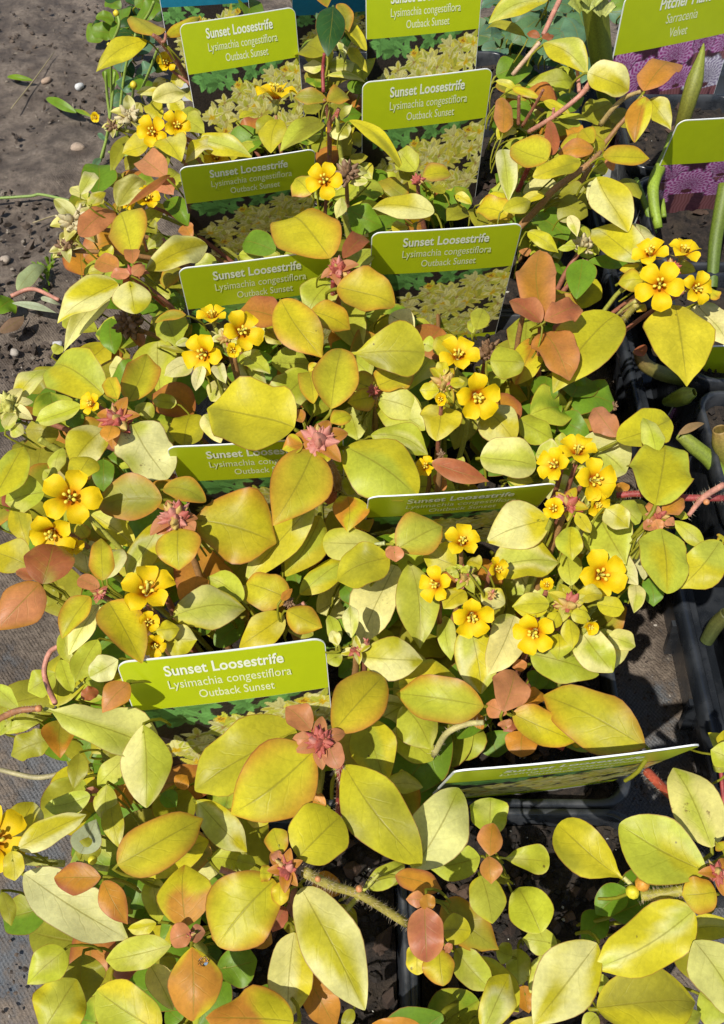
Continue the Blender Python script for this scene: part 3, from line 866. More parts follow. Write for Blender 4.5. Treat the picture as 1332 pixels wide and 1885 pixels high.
LEAVES[(882, 370)] = """
350 642 330 262 205 os 9|335 662 168 528 112 rs 9|355 652 548 563 120 rs 9|350 718 492 972 200 os 8|312 742 195 995 150 oy 6|748 620 412 1005 275 yk 7|465 1062 745 1102 182 g- 4|372 960 340 1128 132 gk 5
80 1030 268 1072 122 ko 4|562 318 530 522 142 g- 6|590 330 785 360 62 g- 5|300 70 482 205 180 g- 5|440 0 595 72 152 k- 6|490 80 532 192 62 p- 7|265 168 432 282 82 yk 7|430 262 532 250 36 l- 6 l
172 92 -22 38 112 yo 7|130 50 285 -5 82 y- 8|872 332 605 108 190 py 8|882 282 862 122 165 p- 7|893 432 757 442 112 yo 8|902 372 768 370 62 yo 7|902 560 858 602 52 yo 8|1230 522 1285 478 112 yo 8
1068 568 1152 978 325 yk 8|1180 560 1368 775 172 p- 6|240 260 262 300 60 s- 5|430 560 470 700 70 k- 4|400 700 470 680 60 r- 5|1060 350 1180 380 70 yo 7|150 970 60 930 150 l- 5|60 870 250 880 170 l- 8 r|360 190 420 240 100 k- 4|140 120 80 30 120 y- 6
"""
LEAVES[(0, 740)] = """
30 150 82 58 72 p- 8|60 140 126 172 82 p- 8|442 20 180 102 112 l- 7|140 150 312 170 150 k- 3 r|232 210 200 392 142 k- 2|-30 520 125 222 175 yl 8|242 492 22 545 175 l- 7|562 150 388 352 195 yp 7|340 250 298 402 82 l- 4
452 70 358 122 102 g- 3|612 130 578 216 100 o- 9|645 100 728 78 72 os 8|718 118 912 412 265 p* 8 r|1000 240 1042 58 172 yk 6|1110 70 1202 222 110 p- 7|402 432 492 288 142 yk 8|560 312 560 482 122 g- 4
650 260 640 340 100 g- 4|882 530 535 562 215 ko 8 r|890 468 1118 532 118 ko 9 r|1058 640 1505 765 370 yo 8|970 690 972 912 232 yo 9|912 652 855 722 62 s- 9|1020 662 1062 702 62 s- 9|882 650 695 945 152 py 7
500 610 745 792 132 py 6|830 890 1335 905 132 lk 4|780 900 905 962 62 p- 5|230 992 292 765 232 rk 9 r|202 962 80 920 72 rs 9|217 990 -25 1240 210 so 9|150 892 -62 812 172 y- 7|90 570 145 778 122 yk 6|482 940 440 748 152 yp 7
560 972 548 728 125 yo 9|580 962 645 785 155 p- 7|540 1012 418 958 82 s- 9|980 1080 1138 965 122 o- 7|1322 1082 1128 948 112 l- 7|290 1010 352 1072 62 k- 4|10 560 90 540 90 r- 3|240 370 300 430 80 l- 5|120 560 250 620 110 k- 4
470 740 420 660 80 yo 7|700 170 630 200 80 l- 5|740 20 830 80 90 l- 5|960 10 830 -10 80 l- 6|660 820 720 900 110 g- 3|0 660 50 560 90 g- 2|720 420 880 470 90 g- 2
"""
LEAVES[(440, 740)] = """
300 140 -182 22 365 yk 9|402 270 188 662 290 yo 9|583 245 965 495 300 ly 8 r|345 112 312 38 72 os 9|498 112 612 73 82 yo 9|345 232 233 252 92 oy 9|465 250 466 332 82 yo 9 r|600 30 650 212 152 l- 5|750 -10 1012 152 192 l- 6
718 178 1030 268 142 pl 7|1098 20 1080 196 192 y- 8 r|1232 40 1180 242 152 k- 5|1050 330 1362 432 105 rs 8|1060 440 1130 420 90 os 5|532 470 438 502 132 r- 5|590 515 590 702 172 oy 7|640 580 705 702 112 ko 5
622 390 600 502 92 l- 5|402 558 38 962 180 py 7|100 600 225 745 122 p- 6|442 620 258 942 190 yl 6|842 775 455 765 195 l- 6 b|330 1048 605 850 132 ly 5|860 800 1114 664 212 lo 8|818 848 527 960 222 yk 8|842 785 852 868 92 s- 9
850 890 655 1290 210 p* 6|930 880 985 1345 200 l- 7|1182 892 1003 818 152 y- 7|1232 1030 1113 1122 112 y- 8|1320 890 1240 870 90 y- 8|268 1072 38 985 192 yo 7 r|560 980 652 1092 112 g- 4|230 1080 290 1015 40 o- 8|1130 330 1080 310 80 l- 7|1230 340 1180 330 70 l- 7
60 1100 -10 1000 90 p- 5|760 20 660 60 90 g- 3|460 1000 540 1080 130 g- 2|1190 920 1150 940 60 l- 9|1250 930 1215 895 50 l- 9
"""
LEAVES[(882, 740)] = """
15 40 192 218 192 yp 7 r|215 95 402 205 142 l- 6|430 80 602 182 122 g- 4|390 0 380 122 112 gk 4|745 190 622 18 125 s- 8|750 212 1048 88 192 yk 8 r|962 272 893 72 112 l- 9|960 562 1012 233 292 yl 9 r|998 602 1117 525 95 os 9
940 605 935 535 62 s- 9|952 662 895 692 72 s- 9|1020 640 1062 672 50 s- 9|960 640 990 700 60 s- 9|990 690 1030 1035 262 yl 9|1060 648 1232 798 82 l- 8|1312 758 1095 1015 212 ly 8|5 300 312 345 215 p- 7 r|442 300 305 285 122 py 8 r|560 205 800 385 250 p- 7 r
690 580 815 685 132 yp 9|530 600 605 712 72 y- 9|500 680 502 852 132 yl 9|352 632 278 662 72 yp 8|382 640 35 755 230 yp 8|80 900 438 853 200 py 7|650 620 800 885 240 lk 7|750 540 872 662 152 l- 6|630 770 865 995 132 p- 6
850 990 842 1150 92 p- 6|500 1000 478 818 132 l- 6|900 700 900 962 112 p- 5|930 960 950 1112 112 g- 3|10 1040 142 1095 112 yp 8|380 1100 178 1112 102 y- 9|530 1070 672 1040 82 y- 9|640 1100 792 1128 102 yp 8|150 420 300 430 70 y- 6
760 440 790 500 70 o- 5|840 600 920 560 120 k- 5|1080 690 1130 740 80 g- 5|1140 770 1170 820 60 g- 4|1060 600 1140 630 50 l- 7|410 200 470 230 80 l- 5|1330 730 1300 780 60 yo 7|260 260 290 330 60 g- 3|20 200 60 250 90 g- 2
"""
LEAVES[(0, 1110)] = """
488 -36 333 192 132 yo 8|542 10 368 282 112 p- 6|340 160 402 332 92 l- 5|532 200 405 435 132 l- 6|592 -5 772 325 235 yo 9|850 152 978 138 102 y- 9|900 212 1074 200 162 yp 8|942 70 1342 22 205 py 8|1330 100 1168 232 122 g- 3
642 310 486 402 132 p- 7|702 438 555 597 130 so 8|440 512 535 480 72 r- 4|237 575 862 775 300 p- 7 t|100 575 -42 448 92 l- 6|60 640 -22 722 62 l- 6|300 380 148 482 132 l* 2|330 310 392 492 92 l- 4|20 700 232 640 72 l- 1
282 740 58 832 132 k- 3|330 640 328 845 160 ok 5|430 820 400 1012 102 k- 3 l|692 828 528 992 112 l- 5|780 665 790 1105 245 lp 7|640 1000 702 1122 112 o- 4|580 990 582 1200 112 l- 6|490 1050 238 1112 112 l- 6
560 250 500 330 90 k- 4|640 380 660 460 50 y- 6|680 560 760 640 80 g- 3|400 960 460 900 90 w- 0|560 850 640 800 110 k- 2|960 1000 1020 940 80 o- 3|880 1040 960 1110 100 g- 3|310 0 250 -60 100 k- 4|470 1010 520 1080 90 rs 4
"""
LEAVES[(440, 1110)] = """
242 68 -2 235 162 y- 7|260 40 452 134 142 yo 8|270 100 402 172 102 l- 5|612 190 600 -2 82 p- 8|530 240 488 58 72 l- 8|540 230 500 150 60 yp 9|655 288 1002 312 205 yp 8|1120 70 1152 302 102 l- 5|1258 133 1325 490 213 py 7
512 702 802 383 255 yo 9|311 696 -250 1005 325 yk 8|400 812 -45 1155 370 yo 9|392 692 253 565 132 s- 9|392 745 287 740 72 s- 9|490 760 543 897 118 s- 9 r|430 790 430 870 42 s- 9|690 642 802 1003 222 ly 6|571 882 992 1420 300 yk 8
880 540 850 702 132 l- 4|1332 562 842 490 240 lo 8|890 560 1046 793 202 l- 6|830 700 1062 850 192 l- 5|870 452 1192 400 152 yl 6|790 1000 1002 1000 112 l- 5|947 1450 1200 990 282 p- 7|472 1102 348 1050 102 o- 4|560 280 480 320 80 l- 8
660 330 540 400 110 g- 4|900 950 860 930 70 l- 5|800 620 760 660 70 g- 3|1080 430 1150 560 90 g- 2|40 180 -80 60 90 g- 2|130 40 60 90 110 g- 2
"""
LEAVES[(882, 1110)] = """
190 70 45 392 200 p* 7|430 50 383 128 82 y- 9|500 60 608 88 72 y- 9|490 90 512 242 84 y- 9|430 170 430 307 132 yl 8|370 40 188 30 92 y- 9|560 160 728 378 192 lp 8|680 140 742 352 182 p- 6|700 180 855 232 110 p- 6
280 275 655 385 195 l- 6|130 592 195 365 190 s- 8|230 552 352 490 102 o- 6|150 602 35 548 92 s- 8|130 640 150 690 70 s- 7|240 700 228 835 172 o- 6 r|180 600 528 755 180 yo 7|905 785 338 488 295 yo 8|330 370 300 470 110 g- 3|400 400 340 460 100 g- 2
60 700 100 840 190 g- 1|20 480 60 560 80 k- 4|260 330 180 350 60 s- 6|500 700 540 790 60 yo 5|1267 1332 1065 880 252 p* 8|1332 790 1335 690 62 y- 6|1380 860 1260 800 130 l- 6|300 640 360 740 70 r- 5|200 640 130 700 70 r- 5
440 -30 470 -90 40 y- 9|470 -20 520 -60 40 l- 9|20 620 -40 660 90 o- 6
"""
LEAVES[(0, 1480)] = """
60 205 185 -15 192 yp 7|100 242 470 58 135 yp 9|62 258 80 418 112 y- 9|130 380 700 738 285 p- 8|548 398 292 402 152 or 9|562 420 692 655 132 or 9|440 270 522 78 142 w- 3|530 190 428 312 122 k- 3|600 -40 652 242 112 yp 6
640 332 1108 72 272 yo 9|760 382 1135 200 202 yk 6|1150 290 1345 330 132 l- 5|1070 -20 1345 262 172 py 7|830 400 872 642 122 l- 5|1012 668 1000 322 258 oy 9|1040 702 925 745 130 s- 9 r|1030 702 1117 700 92 s- 9|1045 780 1050 1184 262 oy 9
1495 415 1180 770 355 yo 9 r|932 770 575 852 172 l- 7|850 650 690 682 82 y- 4|820 880 942 1122 132 p- 6|870 1240 520 1012 285 yl 7 r|230 1240 410 952 255 ly 5|352 798 145 985 172 l- 6|450 820 472 1082 222 k- 4|770 900 608 932 102 rs 2
1180 900 1400 850 212 g- 5|1598 1185 1110 1155 330 oy 8|700 400 820 560 190 g- 2|420 480 520 560 110 k- 4|10 480 60 660 80 k- 3|960 880 840 830 90 k- 4|1150 720 1250 700 100 o- 4|900 640 960 700 90 g- 1|1000 1190 900 1100 120 g- 2|640 480 720 600 80 k- 2
"""
LEAVES[(440, 1480)] = """
322 292 555 55 305 yk 9 r|230 272 183 128 122 yo 9|180 382 98 380 92 yo 9|230 422 225 552 96 yo 9|215 320 205 250 55 s- 9|338 458 685 1125 292 yp 8|400 400 555 480 125 o- 6|680 460 905 320 112 l- 7|530 550 632 755 132 k- 5
1312 290 1038 352 192 l- 5|850 390 1108 462 130 or 8|1012 520 908 520 82 so 9|1020 490 1040 582 82 o- 9|1010 560 1022 864 190 rs 9|1105 690 1262 690 152 yk 7 r|970 760 970 932 116 yk 7 r|1090 790 1112 992 152 yo 7 r|1110 540 1420 790 215 ko 6
1178 788 1370 1010 165 l- 6|300 700 262 1195 232 yp 7|345 900 525 1230 190 o- 6|1020 1240 720 1200 122 o- 7|250 560 180 700 100 r- 5|1120 770 1160 800 60 s- 7|90 20 150 110 150 y- 6|90 330 -30 300 90 l- 5|270 620 300 720 70 k- 4|40 700 180 760 140 o- 4|620 1120 560 1230 60 k- 3
"""
LEAVES[(882, 1480)] = """
60 165 62 -35 192 l- 6 r|60 282 77 103 126 os 8|50 285 65 437 102 os 8|100 295 384 315 160 l- 6 b|10 390 72 652 190 ly 7|335 702 212 448 212 l- 4 r|425 765 235 735 142 l- 4|210 790 212 985 132 l- 3 r|180 830 90 790 110 l- 3|440 780 278 1022 182 l- 3
835 442 432 105 265 yk 8 b|1238 372 762 110 318 yl 9|1290 480 1108 492 182 yo 9 r|1168 580 635 902 315 py 8|800 460 635 600 165 g- 4|700 610 555 742 152 g- 3|642 760 295 1205 310 yp 7|640 1110 1200 1070 330 ky 6|1110 690 1410 690 122 y- 6
1150 720 1200 992 172 k- 5|1170 745 1460 1190 245 p* 8|20 1245 172 925 182 py 7|0 830 215 1135 172 yl 5|900 1240 1225 1130 132 l- 5|640 920 690 1050 72 l- 4|1200 1030 1380 1150 200 l- 4|1000 330 860 400 130 g- 3|1120 380 1020 430 110 g- 4
240 990 270 1140 110 o- 2|120 380 140 440 70 k- 4|1330 250 1290 210 60 yo 9|330 1190 150 1215 80 y- 6|640 1150 560 1240 90 l- 4|1280 560 1180 600 60 k- 5
"""
SC = 450/1332.0
for (ox, oy), txt in LEAVES.items():
    for ent in txt.replace('\n', '|').split('|'):
        q = ent.split()
        if not q: continue
        bx, by, tx, ty, w = (float(v)*SC for v in q[:5])
        code = q[5]; L = float(q[6]); shp = q[7] if len(q) > 7 else 'o'
        m = None
        if code[1] == '*': m = M_SPOT; code = code[0]+'-'
        add_leaf((ox+bx, oy+by), (ox+tx, oy+ty), w, code, zl(L)+random.uniform(-.002, .002), shape=shp, mat=m)
# ------------------------------------------------------------------ flowers
PNU, PNV = 8, 7
def petal_mesh(seed, cup):
    r = random.Random(seed)
    U = np.linspace(0, 1, PNU); V = np.linspace(-1, 1, PNV)
    h = np.maximum(.20, np.clip(U, 1e-4, 1)**.62)*np.sqrt(np.clip(1-U**3.4, 0, 1))*.55
    P = []; Cc = []
    for i, u in enumerate(U):
        for v in V:
            lift = cup*(.75*u-.25*u*u)+(1-cup)*(.46*math.sin(math.pi*u*.72)-.14*u*u)
            rad = u*(1-.45*cup)
            x = .06+rad*.94
            notch = -.05*math.exp(-(v/.35)**2) if i == PNU-1 else 0
            z = lift+.34*v*v*h[i]+r.uniform(-.02, .02)
            P.append((x+notch, h[i]*v*(1-.15*cup), z))
            k = max(0, 1-u/.44)**1.2
            c = np.array((.90, .62, .004))*(1-k)+np.array((.66, .13, .006))*k
            k2 = max(0, 1-u/.24); c = c*(1-k2)+np.array((.42, .040, .006))*k2
            Cc.append(c*r.uniform(.92, 1.05))
    return P, grid_faces(PNU, PNV), Cc
petal_pool = {}
def get_petal(seed, cup):
    key = (seed % 5, round(cup*4)/4)
    if key not in petal_pool:
        P, F, Cc = petal_mesh(seed % 5+11, key[1])
        o = mesh_obj('petal', P, F, M_PETAL, cols=Cc, uvs=np.zeros((len(P), 2)))
        petal_pool[key] = o.data; bpy.data.objects.remove(o)
    return petal_pool[key]
sta_pool = []
def get_stamens(i):
    while len(sta_pool) <= i:
        r = random.Random(len(sta_pool)+3); V = []; F = []; Cc = []
        for k in range(5):
            a = 2*math.pi*k/5+r.uniform(-.2, .2); rad = r.uniform(.10, .17); hgt = r.uniform(.34, .50)
            tv, tf = tube([(.03*math.cos(a), .03*math.sin(a), 0), (rad*.6*math.cos(a), rad*.6*math.sin(a), hgt*.6), (rad*math.cos(a), rad*math.sin(a), hgt)], [.030, .026, .024], 4, 5)
            s = len(V); V += tv; F += [tuple(s+j for j in f) for f in tf]; Cc += [(.75, .55, .04)]*len(tv)
            d = np.array((math.cos(a), math.sin(a), .4))*.05; c0 = np.array((rad*math.cos(a), rad*math.sin(a), hgt))
            tv, tf = tube([c0-d, c0, c0+d], [.03, .062, .03], 4, 5)
            s = len(V); V += tv; F += [tuple(s+j for j in f) for f in tf]; Cc += [(.86, .66, .05)]*len(tv)
        tv, tf = tube([(0, 0, 0), (0, 0, .55)], [.045, .03], 3, 5); s = len(V); V += tv; F += [tuple(s+j for j in f) for f in tf]; Cc += [(.6, .55, .1)]*len(tv)
        o = mesh_obj('stamens', V, F, M_BUD, cols=Cc); sta_pool.append(o.data); bpy.data.objects.remove(o)
    return sta_pool[i]
cal_pool = []
def get_calyx():
    if not cal_pool:
        V = []; F = []; Cc = []
        tv, tf = tube([(0, 0, -.55), (0, 0, -.30), (0, 0, -.05), (0, 0, .06)], [.06, .13, .15, .08], 6, 8)
        V += tv; F += tf; Cc += [(.42, .40, .08)]*len(tv)
        for k in range(5):
            a = 2*math.pi*(k+.5)/5; d = np.array((math.cos(a), math.sin(a), 0)); e = np.array((-math.sin(a), math.cos(a), 0))
            s = len(V); z = np.array((0, 0, 1.0))
            V += [d*.12-e*.07-z*.15, d*.12+e*.07-z*.15, d*.42+e*.06+z*.0, d*.42-e*.06+z*.0, d*.72+z*.12]; Cc += [(.45, .40, .08)]*5
            F += [(s, s+1, s+2, s+3), (s+3, s+2, s+4)]
        o = mesh_obj('calyx', V, F, M_BUD, cols=Cc); cal_pool.append(o.data); bpy.data.objects.remove(o)
    return cal_pool[0]
FN = [0]
hubs = []
def add_flower(px, py, rpx, dx=0, dy=0, cup=.15, L=9, root=None):
    FN[0] += 1; i = FN[0]; r = random.Random(i*17)
    P = at(px, py, zl(L)); R = rpx*px_size(P)*1.08
    root = root or owner(P)
    cd = (CAMP-P).normalized()
    n = (cd*.8+UPW*.2+RGT*dx+UPC*dy).normalized()
    q = n.to_track_quat('Z', 'Y')
    f = empty('flower', P-root.location, parent=root)
    f.rotation_euler = q.to_euler(); f.scale = (R, R, R)
    a0 = r.uniform(0, 6.28)
    for k in range(5):
        o = link('petal', get_petal(r.randrange(5), cup), f)
        o.rotation_euler = (r.uniform(-.12, .12), r.uniform(-.16, .12), a0+k*2*math.pi/5+r.uniform(-.1, .1))
        s = r.uniform(.92, 1.06); o.scale = (s, s*1.02, s)
    so = link('stamens', get_stamens(r.randrange(3)), f); so.scale = (1.25, 1.25, 1.1)
    link('calyx', get_calyx(), f)
    if root in plants.values(): hubs.append((P-n*R*.5, root, .0011))
    return f
FLOWERS = [
 (282, 243, 30, -.2, -.1, .25, 7), (324, 233, 29, .2, .1, .3, 7.4), (306, 118, 22, 0, .2, .4, 5), (270, 368, 28, .1, .3, .4, 5.5), (236, 377, 17, -.2, .2, .6, 5), (398, 293, 24, 0, .3, .3, 5),
 (507, 183, 44, 0, 1.5, .25, 8.2), (620, 250, 30, .3, -.2, .3, 5), (598, 333, 36, -.15, 0, .2, 9),
 (764, 407, 29, 0, 1.0, .3, 7), (842, 660, 40, .1, .5, .2, 8.6), (812, 735, 20, -.1, -.1, .95, 9.2), (874, 727, 47, .35, -.4, .2, 9),
 (378, 650, 42, -.35, -.25, .3, 9), (442, 612, 42, .3, .1, .2, 9.2), (392, 588, 32, -.2, .9, .4, 8.7), (429, 645, 19, 0, -.2, .8, 9.3),
 (1214, 526, 43, -.05, 0, .12, 9.6), (1198, 472, 36, -.2, .6, .2, 9), (1256, 470, 35, .3, .8, .3, 9), (1277, 531, 33, .5, -.1, .3, 9.1),
 (130, 917, 51, 0, 0, .1, 9.3), (98, 975, 47, -.2, -.6, .25, 8.6), (132, 1000, 24, .3, -.8, .3, 8), (172, 745, 26, -.6, .1, .6, 8.4),
 (270, 1094, 54, .1, .6, .2, 9.2), (272, 1145, 27, .2, -.1, .75, 8.8), (283, 1184, 28, .2, -.5, .6, 8.4),
 (785, 860, 24, -.3, .1, .4, 6.5), (850, 1002, 37, .1, .5, .25, 8.4), (806, 1076, 36, -.55, -.1, .3, 8.5), (868, 1130, 44, .1, -.55, .2, 8.8), (911, 1048, 26, .7, 0, .5, 8.3),
 (1025, 858, 36, -.6, .2, .25, 9), (1062, 838, 40, .1, .8, .2, 9), (1088, 884, 44, .45, -.1, .2, 9.3), (1020, 937, 29, -.15, 0, .85, 9.6), (1095, 925, 28, .6, -.5, .4, 8.8),
 (1102, 1058, 50, .25, -.1, .15, 6.6), (1007, 1078, 20, -.1, .2, .9, 8.8), (985, 1160, 44, -.2, -.5, .2, 8.8), (1085, 1152, 23, .3, -.4, .95, 9),
 (-12, 1550, 66, .2, .1, .25, 8.5), (470, 0, 1, 0, 0, .2, -60),
]
for fl in FLOWERS[:-1]: add_flower(*fl)

# ------------------------------------------------------------------ bud clusters and withered heads
bud_pool = {}
def bud_mesh(kind, v):
    key = (kind, v)
    if key in bud_pool: return bud_pool[key]
    r = random.Random(hash(kind) % 1000 if False else len(bud_pool)*7+1)
    pal = {'red': ((.42, .085, .065), (.52, .20, .10)), 'pink': ((.58, .24, .17), (.44, .10, .09)), 'mix': ((.55, .40, .10), (.50, .15, .09)), 'brown': ((.22, .12, .06), (.38, .26, .14)), 'pale': ((.62, .54, .30), (.40, .27, .14)), 'green': ((.55, .52, .12), (.42, .42, .08))}[kind]
    c0, c1 = np.array(pal[0]), np.array(pal[1])
    n, k = 7, 8; V = []; Cc = []
    pinch = r.uniform(.25, .42); bendx = r.uniform(-.25, .25)
    rr = [.06, .20, .28, .29, .24, .13, .01]
    if kind in ('brown', 'pale'): rr = [.05, .12, .16, .20, .20, .17, .05]
    for i in range(n):
        t = i/(n-1)
        for j in range(k):
            a = 2*math.pi*j/k
            ridge = 1+pinch*math.cos(2.5*a)*.35
            if kind in ('brown', 'pale'): ridge = 1+.45*r.uniform(-1, 1)
            V.append((rr[i]*ridge*math.cos(a)+bendx*t*t, rr[i]*ridge*math.sin(a), t))
            m = min(1, max(0, t*1.1+r.uniform(-.12, .12)))
            Cc.append(c1*(1-m)+c0*m)
    o = mesh_obj('bud', V, grid_faces(n, k, 0, True), M_BUD, cols=np.array(Cc)); bud_pool[key] = o.data; bpy.data.objects.remove(o)
    return bud_pool[key]
bract_pool = {}
def bract_mesh(code, v):
    key = (code, v)
    if key not in bract_pool:
        r = random.Random(v*13+len(bract_pool))
        h = UU**.7*(1-UU)**.75; h = h/h.max()*.27
        U = UU[:, None]; V = VV[None, :]
        P = np.stack([U+0*V, h[:, None]*V, .22*np.sin(U*2.4)+.45*np.abs(V)*h[:, None]-.25*U*U+.0*V], -1).reshape(-1, 3)
        o = mesh_obj('bract', P, LEAF_F, M_LEAF, cols=leaf_colours(code, r), uvs=UV_LEAF); bract_pool[key] = o.data; bpy.data.objects.remove(o)
    return bract_pool[key]
BN = [0]
def add_cluster(px, py, rpx, kind, L, nb, bract=None, nbr=0, dx=0, dy=0, root=None):
    BN[0] += 1; r = random.Random(BN[0]*29)
    P = at(px, py, zl(L)); R = rpx*1.3*px_size(P)
    root = root or owner(P)
    cd = (CAMP-P).normalized(); n = (cd*.35+UPW*.65+RGT*dx+UPC*dy).normalized()
    e = empty('bud_cluster', P-n*R*.5-root.location, parent=root)
    e.rotation_euler = n.to_track_quat('Z', 'Y').to_euler(); e.scale = (R, R, R)
    nb = int(nb*1.9)
    for i in range(nb):
        t = (i+.5)/nb; th = math.radians(82)*math.sqrt(t); a = i*2.39996+r.uniform(-.25, .25)
        kd = kind if r.random() < .62 or kind in ('brown', 'pale', 'green') else r.choice(['red', 'pink', 'mix'])
        o = link('bud', bud_mesh(kd, r.randrange(4)), e)
        o.rotation_euler = (0, th*r.uniform(.85, 1.1), a)
        s = r.uniform(.42, .82)*(1.0 if t < .7 else .92); w_ = r.uniform(.75, 1.1); o.scale = (s*w_, s*w_*r.uniform(.6, 1), s)
    for i in range(nbr):
        a = i*2*math.pi/nbr+r.uniform(-.35, .35)
        o = link('bract', bract_mesh(bract, r.randrange(3)), e)
        o.rotation_euler = (r.uniform(-.2, .2), -r.uniform(-.1, .55), a); s = r.uniform(.75, 1.15); o.scale = (s, s, s)
    if root in plants.values(): hubs.append((P-n*R*.6, root, .0014))
    return e
CLUSTERS = [
 (243, 500, 24, 'red', 8.6, 9, 'sr', 6), (622, 490, 30, 'red', 9.2, 26, 's-', 4), (687, 716, 16, 'red', 7.6, 14, None, 0), (818, 700, 32, 'mix', 8.8, 18, 'yo', 5), (213, 767, 38, 'red', 8.8, 26, 'os', 6),
 (320, 947, 38, 'pink', 9.3, 44, 's-', 4), (182, 1090, 17, 'red', 9, 10, 's-', 3), (586, 805, 44, 'pink', 9.4, 24, 'os', 7), (856, 1057, 28, 'mix', 8.8, 12, 'l-', 6), (532, 1106, 15, 'brown', 7.6, 12, None, 0),
 (1046, 925, 34, 'red', 8.9, 16, 'yo', 5), (1212, 948, 24, 'red', 9, 8, 's-', 6), (1047, 1110, 34, 'mix', 9.1, 14, 'y-', 8), (588, 1362, 36, 'red', 9.3, 34, 's-', 4), (655, 1195, 20, 'red', 8.5, 8, 'yp', 4), (675, 1178, 10, 'red', 8.7, 3, None, 0),
 (527, 1600, 32, 'red', 9.3, 18, 'os', 6), (1322, 1606, 28, 'red', 9.3, 16, 'os', 3), (769, 327, 18, 'red', 8.3, 10, None, 0), (1238, 488, 24, 'red', 9, 12, None, 0), (348, 1722, 14, 'red', 9.2, 8, None, 0), (415, 618, 24, 'mix', 8.8, 10, 'p-', 4),
 (637, 312, 30, 'brown', 7.8, 16, 'pk', 3), (135, 398, 40, 'pale', 6, 20, 'pk', 6), (118, 450, 26, 'brown', 5, 10, 'pk', 4), (236, 206, 30, 'pale', 6.2, 16, 'pk', 5), (205, 226, 20, 'brown', 5.5, 8, 'pk', 4), (232, 588, 36, 'brown', 4.5, 22, None, 0), (898, 640, 32, 'brown', 7, 20, None, 0),
 (292, 738, 28, 'brown', 4.5, 18, None, 0), (1075, 443, 30, 'pale', 6, 16, 'lk', 4), (12, 742, 36, 'green', 7, 14, 'p-', 6), (1120, 868, 12, 'brown', 9.2, 14, None, 0), (812, 835, 14, 'brown', 7.8, 6, None, 0), (968, 555, 16, 'red', 8.6, 6, None, 0), (705, 1290, 18, 'brown', 3, 12, None, 0), (275, 1052, 14, 'brown', 7, 6, 'os', 3),
 (1130, 745, 14, 'brown', 4, 10, None, 0), (905, 1090, 14, 'mix', 8.4, 6, None, 0), (1094, 742, 10, 'brown', 4, 8, None, 0), (620, 208, 10, 'red', 8.4, 3, None, 0), (1185, 178, 8, 'mix', 9, 4, None, 0), (1075, 480, 12, 'brown', 5, 6, None, 0),
]
for c in CLUSTERS: add_cluster(*c)

# ------------------------------------------------------------------ stems
SN = [0]
def add_stem(pts, col, root=None, hairs=0, n=16, name='stem', k=8):
    """pts: (px, py, layer, radius px)"""
    SN[0] += 1
    P = [at(x, y, zl(L)) for x, y, L, w in pts]
    R = [w*px_size(p) for p, (_, _, _, w) in zip(P, pts)]
    root = root or owner(P[0])
    O = P[0]
    v, f = tube([p-O for p in P], R, n, k, True, hairs, .0017, random.Random(SN[0]))
    c = np.array(col) if not isinstance(col, str) else C[col]
    nv = n*k; cc = np.broadcast_to(c, (len(v), 3)).copy(); cc[nv:] = (.62, .50, .34)
    t = np.repeat(np.linspace(0, 6, n), k); cc[:nv] *= (1+.12*np.sin(t*3+SN[0]))[:, None]
    return mesh_obj(name, v, f, M_STEM, root, O-root.location, cols=cc)
RB, RD, GN, PK, BR = (.30, .11, .06), (.30, .045, .04), (.36, .36, .05), (.50, .22, .15), (.33, .17, .06)
